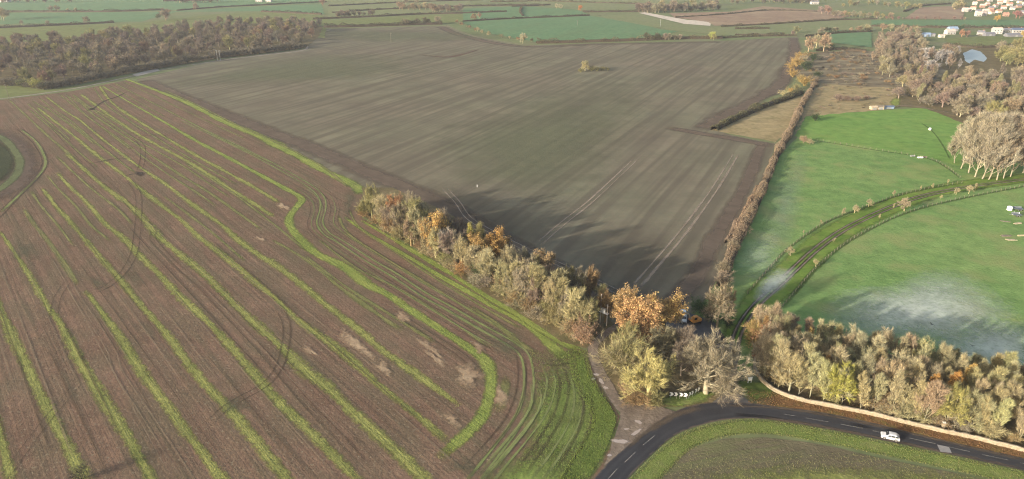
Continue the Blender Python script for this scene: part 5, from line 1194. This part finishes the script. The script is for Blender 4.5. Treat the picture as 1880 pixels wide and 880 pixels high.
# utility poles
def pole(px, py, top, label, arm=1.6, r=.14, mat=M_WOOD):
    h = height_at(px, py, top); e = empty("utility_pole", tuple(G(px, py)), rng.uniform(-.5, .5)); tag(e, label, "pole")
    MB().tube((0, 0, -.1), (0, 0, h), r, r * .75, 8).build("shaft", mat, e)
    MB().box((0, .1, h - .5), (arm, .12, .14)).build("crossarm", mat, e)
    for s in (-.42, 0, .42): MB().tube((s * arm, .1, h - .43), (s * arm, .1, h - .15), .05, .04, 6).build("insulator", M_WHITE, e)
    return e
pole(718, 78, 61, "white-looking pole standing in the far sown field", mat=M_WOOD, r=.18)
pole(1060, 47, 37, "pale pole in the blue-green field", mat=M_WOOD, r=.2)
pole(1212, 49, 36, "pale pole on the olive meadow's edge", mat=M_STEEL, r=.2)
pole(16, 179, 155, "thin wooden pole at the stubble field's outer corner")
pole(400, 112, 92, "first wooden pole of the pair before the brown wood", mat=M_STEEL)
pole(405, 112, 93, "second wooden pole of the pair before the brown wood", mat=M_STEEL)
wp = empty("marker_post", tuple(G(876, 344))); tag(wp, "short white marker post alone on the sown field", "post")
MB().tube((0, 0, 0), (0, 0, 1.1), .1, .09, 8).build("shaft", M_WHITE, wp); MB().tube((0, 0, 1.1), (0, 0, 1.2), .13, .08, 8).build("cap", M_WHITE, wp)
# two-legged transformer pole at the lane gateway
a0, b0 = G(1101.5, 594), G(1113.5, 599); d = b0 - a0; tp = empty("transformer_pole", tuple((a0 + b0) / 2), math.atan2(d.y, d.x)); tag(tp, "two-legged pole with white transformer platform over the muddy lane", "pole")
w2 = d.length / 2
for s, hh in ((-1, 9.5), (1, 7.0)): MB().tube((s * w2, 0, -.1), (s * w2, 0, hh), .17, .13, 8).build("leg", plain("pale pole", (.42, .38, .33), .8), tp)
MB().box((0, 0, 4.0), (w2 * 2 + .6, .9, .16)).build("platform", M_WHITE, tp); MB().box((-.1, -.05, 4.75), (1.35, .8, 1.3)).build("transformer", M_WHITE, tp, .06)
MB().box((0, 0, 6.6), (w2 * 2 + .9, .14, .16)).build("crossarm", M_WOOD, tp)

# vehicles
def wheels(e, xs, half, r=.32, w=.2):
    for x in xs:
        for s in (-1, 1):
            m = MB().tube((x, s * (half - w), r), (x, s * half, r), r, r, 16).build("wheel", M_RUBBER, e)
            MB().tube((x, s * (half - .02), r), (x, s * (half + .012), r), r * .62, r * .55, 12).build("rim", M_TYREHUB, m)
def smooth_body(prof, half, tum=.0, inset=None):
    """car body: side profile carried across the width, sides drawn in towards the roof"""
    m = MB(); st = [(-half, .90), (-half * .94, 1.0), (-half * .5, 1.02), (0, 1.025), (half * .5, 1.02), (half * .94, 1.0), (half, .90)]
    zmin, zmax = min(p[1] for p in prof), max(p[1] for p in prof)
    b = 0; n = len(prof)
    for (y, k) in st:
        for (x, z) in prof:
            q = (z - zmin) / (zmax - zmin); yy = y * (1 - tum * max(0, q - .5) * 2)
            m.V.append((x * (.985 if abs(y) == half else 1), yy, zmin + (z - zmin) * (k if z > zmax * .55 else 1)))
    for j in range(len(st) - 1):
        for i in range(n):
            i2 = (i + 1) % n; m.F.append((j * n + i, j * n + i2, (j + 1) * n + i2, (j + 1) * n + i))
    m.F.append(tuple(range(n))[::-1]); m.F.append(tuple((len(st) - 1) * n + i for i in range(n)))
    return m
def car(loc, rz, paint, label, L=4.3, H=1.52, half=.87, estate=True):
    e = empty("car", loc, rz); tag(e, label, "car"); h = L / 2
    prof = [(h, .35), (h, .62), (h * .93, .80), (h * .50, .95), (h * .16, H - .06), (-h * .02, H), (-h * .60, H - .02), (-h * .86, H - .12 if estate else 1.05), (-h * .98, .92), (-h, .6), (-h * .98, .32), (-h * .8, .26), (h * .85, .26)]
    b = smooth_body(prof, half, .16).build("body", paint, e, .02, True)
    hw = half * .80
    MB().face([(h * .465, -hw * .98, 1.00), (h * .465, hw * .98, 1.00), (h * .19, hw * .86, H - .065), (h * .19, -hw * .86, H - .065)]).build("windscreen", M_GLASS, e).location = (.035, 0, .03)
    MB().face([(-h * .875, hw * .86, H - .16), (-h * .96, hw * .92, 1.0), (-h * .96, -hw * .92, 1.0), (-h * .875, -hw * .86, H - .16)][::-1]).build("rear_window", M_GLASS, e).location = (-.035, 0, .01)
    for s in (-1, 1):
        y1, y2 = s * half * 1.005, s * half * .885
        for (xa, xb, xc, xd) in ((h * .40, h * .02, h * .02, h * .15), (-.04 * h, -.42 * h, -.42 * h, -.04 * h), (-.47 * h, -.84 * h, -.72 * h, -.47 * h)):
            pts = [(xa, y1, .95), (xb, y1, .95), (xc, y2 * 1.0, H - .13), (xd, y2 * 1.0, H - .13)]
            MB().face(pts if s > 0 else pts[::-1]).build("side_window", M_GLASS, e).location = (0, s * .012, 0)
        MB().box((h * .955, s * half * .72, .68), (.12, .32, .14)).build("headlight", M_LAMP, e, .02)
        MB().box((-h * .972, s * half * .8, .80), (.08, .2, .24)).build("tail_light", M_RED, e, .02)
        MB().box((h * .30, s * (half + .07), .98), (.14, .16, .1)).build("door_mirror", paint, e, .02)
    MB().box((h * .99, 0, .44), (.08, half * 1.5, .16)).build("bumper", M_BLACK, e, .02)
    MB().box((-h * .99, 0, .44), (.08, half * 1.5, .16)).build("bumper", M_BLACK, e, .02)
    wheels(e, (h * .62, -h * .60), half + .01)
    return e
def road_dir(px, py):
    p = G(px, py); i = int(np.argmin(np.linalg.norm(ROAD_C[:, :2] - np.array([p.x, p.y]), axis=1))); i = max(1, min(len(ROAD_C) - 2, i))
    d = ROAD_C[i - 1] - ROAD_C[i + 1]; return math.atan2(d[1], d[0])
p = G(1633, 806); car((p.x, p.y, Z5), road_dir(1633, 806), M_SILVER, "silver-white car driving towards the bend in the near lane", L=3.7, H=1.42, half=.82, estate=False)
sheet("ghost_vehicle_patch", [(1720, 817.5), (1742, 822), (1747, 833), (1726, 830.5)], ground_mat("pale ghost vehicle", (0.20, 0.20, 0.205), (0.27, 0.27, 0.275), big=.8, fine=2.0, bump=.1), Z5 + .02, "pale grey patch standing in for a ghost vehicle behind the car")  # flat stand-in for the faint ghost of a second vehicle
# white van in the yard
p = G(1253, 588); vn = empty("van", (p.x, p.y, Z3), R(-100)); tag(vn, "white van parked nose-on in the yard behind the copse", "van")
prof = [(2.4, .35), (2.42, .75), (2.2, 1.05), (1.75, 1.2), (1.25, 1.95), (.9, 2.1), (-2.4, 2.12), (-2.45, .4), (-2.2, .3), (2.2, .3)]
smooth_body(prof, .98, .06).build("body", M_WHITE, vn, .03, False)
MB().face([(1.74, -.84, 1.26), (1.74, .84, 1.26), (1.28, .8, 1.92), (1.28, -.8, 1.92)]).build("windscreen", M_GLASS, vn).location = (.05, 0, .04)
for s in (-1, 1):
    MB().box((2.36, s * .72, .85), (.14, .34, .2)).build("headlight", M_LAMP, vn, .02)
    MB().box((.75, s * .985, 1.5), (.8, .03, .5)).build("side_window", M_GLASS, vn)
MB().box((2.42, 0, .5), (.08, 1.7, .2)).build("bumper", M_BLACK, vn); wheels(vn, (1.5, -1.5), .99, .34)
# digger
p = G(1274, 594); dg = empty("digger", (p.x, p.y, Z3), R(205)); tag(dg, "orange digger with a pale raised arm in the yard", "digger")
for s in (-1, 1): MB().prism([(-1.5, .25), (-1.25, .0), (1.25, .0), (1.5, .25), (1.5, .5), (1.25, .75), (-1.25, .75), (-1.5, .5)], s * 1.15 - .25, s * 1.15 + .25).build("track", M_RUBBER, dg)
MB().box((0, 0, .6), (1.8, 1.8, .35)).build("undercarriage", M_BLACK, dg)
MB().prism([(-1.7, .85), (1.2, .85), (1.2, 1.35), (-.2, 1.6), (-1.6, 1.8), (-1.75, 1.4)], -1.2, 1.2).build("engine_housing", M_ORANGE, dg, .05)
MB().prism([(-.2, 1.3), (1.15, 1.3), (1.1, 2.3), (.85, 2.75), (-.15, 2.75)], .15, 1.15).build("cab", M_ORANGE, dg, .04)
MB().box((.5, .65, 2.1), (1.05, 1.03, .7)).build("window", M_GLASS, dg)
def arm(pts, w, name, mat):
    m = MB()
    for (x0, z0, x1, z1, t0, t1) in pts: m.prism([(x0, z0 - t0), (x1, z1 - t1), (x1, z1 + t1), (x0, z0 + t0)], -.35 - w / 2, -.35 + w / 2)
    m.build(name, mat, dg, .02)
arm([(1.0, 1.4, 2.0, 3.3, .28, .3), (1.98, 3.3, 3.9, 4.1, .3, .2)], .4, "boom", M_PALEWOOD)
arm([(3.9, 4.1, 4.7, 1.9, .2, .16)], .32, "dipper_arm", M_PALEWOOD)
arm([(4.7, 1.9, 4.2, 1.1, .35, .3)], .9, "bucket", M_STEEL)

# field clutter
tk = empty("water_tank", tuple(G(1853, 386))); tag(tk, "round white water tank at the pasture's edge", "tank")
MB().tube((0, 0, 0), (0, 0, 1.5), 1.0, 1.0, 16).build("body", M_WHITE, tk); MB().tube((0, 0, 1.5), (0, 0, 1.75), 1.0, .4, 16).build("lid", M_WHITE, tk)
def trailer(px, py, L, label):
    e = empty("flat_trailer", tuple(G(px, py)), R(-4)); tag(e, label, "trailer")
    MB().box((0, 0, .75), (L, 1.9, .14)).build("bed", plain("slate paint", (.12, .14, .16), .7), e)
    MB().box((0, .9, 1.05), (L, .08, .5)).build("side_board", plain("slate board", (.15, .17, .19), .7), e)
    MB().box((-L / 2 - .6, 0, .6), (1.2, .12, .1)).build("drawbar", M_STEEL, e); wheels(e, (-.4, .6), .98, .34)
trailer(1869, 386, 3.4, "dark flat trailer right beside the white water tank")
trailer(1866, 397, 3.2, "dark low trailer below the white water tank")
for (x, y, lab) in [(1860.5, 395, "first white post by the dark low trailer"), (1870, 396, "second white post by the dark low trailer")]:
    e = empty("jump_stand", tuple(G(x, y))); tag(e, lab, "post"); MB().box((0, 0, .7), (.16, .16, 1.4)).build("upright", M_WHITE, e); MB().box((0, 0, .05), (.9, .5, .1)).build("foot", M_WHITE, e)
def timber(px, py, n, label, mat=M_PALEWOOD, rz=0):
    e = empty("timber_pile", tuple(G(px, py)), rz); tag(e, label, "timber pile"); r = random.Random(px)
    for k in range(n):
        L = r.uniform(2.2, 3.6); z = .12 + .2 * (k // 4); y = (k % 4) * .3 - .45; t = r.uniform(-.12, .12)
        m = MB(); m.box((0, 0, 0), (L, .24, .18)); o = m.build("plank", mat, e); o.location = (r.uniform(-.4, .4), y, z); o.rotation_euler = (0, 0, t)
timber(1868, 411, 7, "pile of pale planks farthest up the pasture's edge", rz=.15)
timber(1845, 407, 3, "few grey planks lying left of the pale pile", M_WOOD, -.3)
timber(1846, 434, 8, "grey plank pile lowest on the pasture's edge", M_WOOD, .1)
timber(1856, 441, 4, "few pale planks lying before the grey pile", M_PALEWOOD, .05)
timber(1876, 433, 4, "yellowish planks at the frame's edge", plain("yellow timber", (.5, .42, .24), .8), 0)
def trough(px, py, label, L=2.6, mat=M_WHITE, rz=0.):
    e = empty("feed_trough", tuple(G(px, py)), rz); tag(e, label, "trough")
    m = MB(); m.box((0, .42, .5), (L, .07, .5)).box((0, -.42, .5), (L, .07, .5)).box((L / 2, 0, .5), (.07, .78, .5)).box((-L / 2, 0, .5), (.07, .78, .5)).box((0, 0, .3), (L - .08, .78, .08)).build("basin", mat, e)
    for s in (-1, 1): MB().box((s * L * .35, 0, .12), (.12, .7, .26)).build("leg", M_STEEL, e)
trough(1675, 288, "pale trough along the paddock fence", 2.4, M_STEEL, .1)
trough(1689, 291, "white trough at the paddock fence, nearest the poplars", 2.6, M_WHITE)
trough(1697, 290, "grey wooden trough beside the white one", 2.2, M_WOOD, .3)
bl = empty("feed_drum", tuple(G(1707, 239))); tag(bl, "white round drum alone in the bright paddock", "drum"); MB().tube((0, 0, 0), (0, 0, 1.2), .7, .7, 14).build("body", M_WHITE, bl); MB().tube((0, 0, 1.2), (0, 0, 1.3), .74, .6, 14).build("lid", M_WHITE, bl)
# houses
def roof_prism(m, L, D, z, h, ov=.4):
    a0, b0 = L / 2 + ov, D / 2 + ov
    m.V += [(-a0, -b0, z), (a0, -b0, z), (a0, b0, z), (-a0, b0, z), (-a0, 0, z + h), (a0, 0, z + h)]
    m.F += [(0, 1, 5, 4), (2, 3, 4, 5), (1, 2, 5), (3, 0, 4), (3, 2, 1, 0)]
    return m
M_RENDER = plain("white render", (.38, .37, .35), .9, var=.04); M_BRICK = plain("pinkish brick", (.36, .2, .15), .9, var=.12); M_CREAM = plain("cream render", (.62, .54, .42), .9, var=.05)
M_SLATE = plain("slate roof", (.16, .16, .18), .7, var=.1); M_TILE = plain("red tile roof", (.36, .19, .14), .9, var=.12); M_PTILE = plain("pale tile roof", (.50, .41, .36), .9, var=.1); M_BROOF = plain("blue steel roof", (.22, .30, .42), .5, var=.05); M_DROOF = plain("dark blue roof", (.09, .12, .18), .5, var=.05)
def house(px, py, L, D, h, wm, rm, label, rz=None, name="house", grp=None, rh=2.4, chim=True):
    e = empty(name, tuple(G(px, py)), R(rng.uniform(-25, 25)) if rz is None else rz); tag(e, label, "house" if name == "house" else "shed", grp)
    w = MB().box((0, 0, h / 2), (L, D, h)); b = len(w.V); w.V += [(-L / 2, -D / 2, h), (-L / 2, D / 2, h), (-L / 2, 0, h + rh * .93), (L / 2, -D / 2, h), (L / 2, D / 2, h), (L / 2, 0, h + rh * .93)]; w.F += [(b, b + 2, b + 1), (b + 3, b + 4, b + 5)]
    w.build("wall", wm, e)
    ro = roof_prism(MB(), L, D, h + .02, rh).build("roof", rm, e)
    if chim: MB().box((L * .32, 0, h + rh), (.8, .7, 1.6)).build("chimney", M_BRICK, ro)
    k = max(1, int(L / 3.2))
    if name == "house":
        for i in range(k):
            for z in (1.5, 4.0):
                if z < h - .5:
                    x = -L / 2 + L * (i + .5) / k; MB().box((x, -D / 2 - .03, z), (1.1, .1, 1.2)).build("window", M_GLASS, e)
        MB().box((L * .02, -D / 2 - .04, 1.05), (.95, .12, 2.1)).build("door", M_WOOD, e)
    else: MB().box((0, -D / 2 - .04, h * .4), (2.6, .12, h * .8)).build("door", M_STEEL, e)
    return e
vill = [(1771, 22), (1778, 21), (1786, 18), (1800, 2), (1817, 3), (1835, 3), (1847, 5), (1812, 11), (1835, 8), (1853, 11), (1871, 6), (1819, 19), (1809, 23), (1805, 29), (1820, 26), (1846, 30), (1878, 27), (1796, 24), (1789, 9), (1803, 14), (1827, 14), (1842, 17), (1858, 18), (1870, 14), (1880, 10), (1795, 30), (1833, 24), (1890, 18), (1895, 30), (1860, 2), (1878, -1), (1825, -2), (1845, -3), (1806, -4)]
for k, (x, y) in enumerate(vill):
    wm, wn_ = ((M_RENDER, "white"), (M_RENDER, "white"), (M_CREAM, "cream"), (M_BRICK, "brick"))[k % 4]; rm, rn = ((M_PTILE, "pale"), (M_TILE, "red"), (M_SLATE, "slate"))[(k * 7 // 2) % 3]
    house(x, y, rng.uniform(6, 9), rng.uniform(5, 6), rng.choice([3.2, 3.6, 4.2]), wm, rm, wn_ + " house with a " + rn + " roof in the far village", grp="houses of the far village")
house(1743, 63, 11, 6.5, 3.6, M_RENDER, M_PTILE, "long white farmhouse behind the orange-red tree", R(8))
house(1748, 57, 11, 7, 3.0, M_STEEL, M_BROOF, "shed with a blue-grey roof behind the long white farmhouse", R(5), "farm_shed", chim=False)
house(1700, 67, 8, 6, 3.0, M_BROOF, M_BROOF, "small blue shed farthest from the orange-red tree", R(-6), "farm_shed", chim=False, rh=1.4)
house(1711, 67, 5, 4, 2.6, M_RENDER, M_SLATE, "tiny white shed beside the small blue one", R(4), "farm_shed", chim=False, rh=1.2)
house(1728, 69, 6, 4, 2.4, M_CREAM, M_PTILE, "low cream shed between the blue shed and the farmhouse", R(4), "farm_shed", chim=False, rh=1.2)
house(1800, 65, 7, 5, 3.4, M_RENDER, M_SLATE, "small white house between the red tree and the evergreens", R(-12))
house(1829, 62, 10, 8, 5.0, M_RENDER, M_PTILE, "bright white farmhouse under the dark evergreens", R(-15))
house(1845, 60, 11, 6, 3.0, M_RENDER, M_SLATE, "low white wing beside the bright farmhouse", R(3))
house(1866, 60, 15, 7, 3.4, M_RENDER, M_DROOF, "white building with a dark blue roof by the frame's edge", R(4))
house(1815, 66, 12, 6, 2.8, M_SLATE, M_SLATE, "dark low barn in front of the bright farmhouse", R(2), "farm_shed", chim=False, rh=1.6)
house(1862, 68, 22, 7, 2.8, M_SLATE, M_SLATE, "long dark barn in front of the blue-roofed building", R(2), "farm_shed", chim=False, rh=1.6)
house(476, 4, 12, 7, 4.5, M_RENDER, M_SLATE, "white house far beyond the brown wood, outer one", R(5)); house(494, 4, 10, 7, 4.2, M_RENDER, M_PTILE, "white house far beyond the brown wood, inner one", R(-5))
house(1495, 8, 14, 7, 4, M_RENDER, M_SLATE, "pale house beyond the dark red tree", R(4)); house(5, 4, 26, 12, 4, M_RENDER, M_PTILE, "long pale barn at the picture's top corner", 0, "farm_shed", chim=False)
house(1603, 201, 4, 2.6, 1.6, M_PALEWOOD, M_PALEWOOD, "small pale wooden shed at the paddock's far edge", R(4), "field_shelter", chim=False, rh=.8)
house(1615, 200.5, 4, 3, 1.9, M_PALEWOOD, M_WOOD, "small grey wooden shed beside the pale one", R(-3), "field_shelter", chim=False, rh=.7)
house(1630, 199.5, 7, 2.2, 1.3, M_BROOF, M_DROOF, "long low blue-grey shelter at the paddock's far edge", R(3), "field_shelter", chim=False, rh=.7)

# two crows flying above the frosty pasture
def crow(px, py, z, span, rz, label):
    b = G(px, py); c0 = Vector((0, 0, CAM_H)); loc = c0.lerp(b, (CAM_H - z) / CAM_H); e = empty("crow", tuple(loc), rz); tag(e, label, "bird")
    k = span / 2
    P = {'bill': (.52, 0, .0), 'head': (.40, 0, .02), 'chest': (.18, 0, .0), 'belly': (-.10, 0, -.01), 'rump': (-.34, 0, .0), 'tail': (-.62, 0, .0)}
    V, Fs = [], []
    ring = [('bill', .015), ('head', .075), ('chest', .12), ('belly', .11), ('rump', .055), ('tail', .02)]
    for nm, r in ring:
        x, y, zz = P[nm]
        for i in range(8): V.append(((x) * k, (y + r * math.cos(i * math.pi / 4)) * k, (zz + r * math.sin(i * math.pi / 4)) * k))
    for j in range(5):
        for i in range(8): Fs.append((j * 8 + i, j * 8 + (i + 1) % 8, (j + 1) * 8 + (i + 1) % 8, (j + 1) * 8 + i))
    m = mesh_np("body", np.array(V), Fs, M_BLACK, smooth=True); link("body", m, e)
    for s in (-1, 1):
        up = .55 if s > 0 else .25; pts = [(.22, .08, .03), (.30, .45, .30 * up), (.18, .98, .62 * up), (.02, .95, .60 * up), (-.12, .55, .33 * up), (-.16, .09, .02)]
        mm = MB(); top = [(x * k, s * y * k, zz * k + .012) for x, y, zz in pts]; bot = [(x * k, s * y * k, zz * k - .012) for x, y, zz in pts]
        mm.face(top if s > 0 else top[::-1]); mm.face(bot[::-1] if s > 0 else bot)
        for i in range(6): mm.face([top[i], top[(i + 1) % 6], bot[(i + 1) % 6], bot[i]])
        mm.build("wing", M_BLACK, e)
    t = MB(); t.face([(-.3 * k, -.06 * k, 0.01), (-.3 * k, .06 * k, 0.01), (-.72 * k, .13 * k, 0.01), (-.72 * k, -.13 * k, 0.01)]); t.build("tail", M_BLACK, e)
crow(1711, 596, 40, 1.05, R(20), "larger black crow flying over the frosty pasture")
crow(1785, 635, 34, .85, R(60), "smaller black crow flying nearer the roadside trees")

# ================================================================== GRASS AND LITTER YOU CANNOT COUNT
M_BLADE = plant_mat("grass blade", .35, .2)
def tufts(P, h, w, col, name, label, spread=.5):
    g2 = np.random.default_rng(len(P))
    D = g2.normal(0, spread, (len(P), 3)) * np.array([1, 1, .2]) + np.array([0, 0, 1.0])
    V, Tt = slivers("", P, D, h * g2.uniform(.5, 1.5, len(P)), w * g2.uniform(.7, 1.4, len(P)), None, g2)
    o = link(name, mesh_np(name, V, Tt, M_BLADE)); o.color = (*col, 1); tag(o, label, None, None, 'stuff'); return o
acc = {'S': [], 'B': [], 'T': []}
for c, wv, k in strip_lines:
    s = side(c); m = int(len(c) * 1.5 * {'S': 14, 'B': 20, 'T': 6}[k])
    t = nrg.random(m) * (len(c) - 1); i = t.astype(int); f = (t - i)[:, None]
    b = c[i] * (1 - f) + c[np.minimum(i + 1, len(c) - 1)] * f
    off = nrg.normal(0, .36, m).clip(-1, 1) * wv[i]
    p = b + s[i] * off[:, None]; p[:, 2] = .05
    acc[k].append(p[p[:, 1] < 260])
tufts(np.concatenate(acc['S']), .16, .10, (.205, .22, .068), "grass", "weedy grass standing on the green strips")
tufts(np.concatenate(acc['B']), .18, .11, (.19, .24, .055), "grass", "bright grass standing on the strips by the tree belt")
tufts(np.concatenate(acc['T']), .14, .09, (.175, .17, .07), "grass", "thin yellowish grass on the narrow strips")
def along(c, lo, hi, n, z=.08):
    s = side(c); t = nrg.random(n) * (len(c) - 1); i = t.astype(int); f = (t - i)[:, None]
    p = c[i] * (1 - f) + c[np.minimum(i + 1, len(c) - 1)] * f + s[i] * nrg.uniform(lo, hi, n)[:, None]; p[:, 2] = z; return p
tufts(along(c_r, .3, 5.2, 18000), .20, .09, (.165, .20, .065), "grass", "tall verge grass inside the road bend")
tufts(along(c_r, .2, 5.4, 6001), .18, .09, (.27, .24, .11), "grass", "dead straw stems among the verge grass inside the bend")
cv = path([(1076, 645), (1083, 680), (1098, 715), (1120, 750), (1128, 775), (1112, 820), (1088, 862), (1065, 900)])
tufts(along(cv, -.3, 5.0, 14000, .15), .22, .10, (.155, .205, .055), "grass", "tall verge grass beside the muddy lane")
tufts(along(cv, 4.5, 15, 12000, .1), .18, .10, (.16, .19, .07), "grass", "weedy grass in the stubble corner", )
tufts(along(c_l, -6.0, -.2, 7000, .1), .18, .2, (.17, .10, .05), "leaf_litter", "fallen leaves and dead stems before the stone wall", 1.2)
q = np.stack([nrg.uniform(20, 105, 15000), nrg.uniform(88, 116, 15000), np.full(15000, .07)], 1)
keep = [in_poly(x, y, [(G(a0, b0).x, G(a0, b0).y) for a0, b0 in [(1170, 890), (1262, 828), (1330, 810), (1400, 807), (1480, 815), (1750, 870), (2050, 940), (1700, 1000), (1200, 1000)]]) for x, y, _ in q]
tufts(q[np.array(keep)], .22, .11, (.18, .18, .08), "weeds", "mixed weeds in the field inside the bend")

# ================================================================== LABELS OF LOOK-ALIKES: each one's place in its row
def ordinal(n):
    ones = ["", "first", "second", "third", "fourth", "fifth", "sixth", "seventh", "eighth", "ninth", "tenth", "eleventh", "twelfth", "thirteenth", "fourteenth", "fifteenth", "sixteenth", "seventeenth", "eighteenth", "nineteenth"]
    if n < 20: return ones[n]
    if n >= 100: return 'hundredth' if n == 100 else 'hundred and ' + ordinal(n - 100)
    tens = ["", "", "twent", "thirt", "fort", "fift", "sixt", "sevent", "eight", "ninet"][n // 10]
    return tens + "ieth" if n % 10 == 0 else tens + "y-" + ones[n % 10]
same = {}
for o in list(COL.objects):
    if o.parent is None and o.get('category') and o.get('label'): same.setdefault(o['label'], []).append(o)
for lab, os_ in same.items():
    if len(os_) < 2: continue
    os_.sort(key=lambda o: o.location.x / max(1, o.location.y * CP + (CAM_H) * SP))
    for k, o in enumerate(os_): o['label'] = lab + ", " + ordinal(k + 1) + " from the left"

# ================================================================== HAZE
hz = MB().box((0, 2500, 51.5), (12800, 12800, 105)).build("haze", None)
hm = bpy.data.materials.new("haze air"); hm.use_nodes = True; ht = hm.node_tree; ht.nodes.clear()
ho = ht.nodes.new("ShaderNodeOutputMaterial"); hv = ht.nodes.new("ShaderNodeVolumePrincipled")
hv.inputs["Color"].default_value = (.90, .93, 1.0, 1); hv.inputs["Density"].default_value = 0.00010; hv.inputs["Anisotropy"].default_value = 0.2
ht.links.new(hv.outputs[0], ho.inputs["Volume"]); hz.data.materials.append(hm); tag(hz, "thin pale haze over the whole valley", None, None, 'stuff')
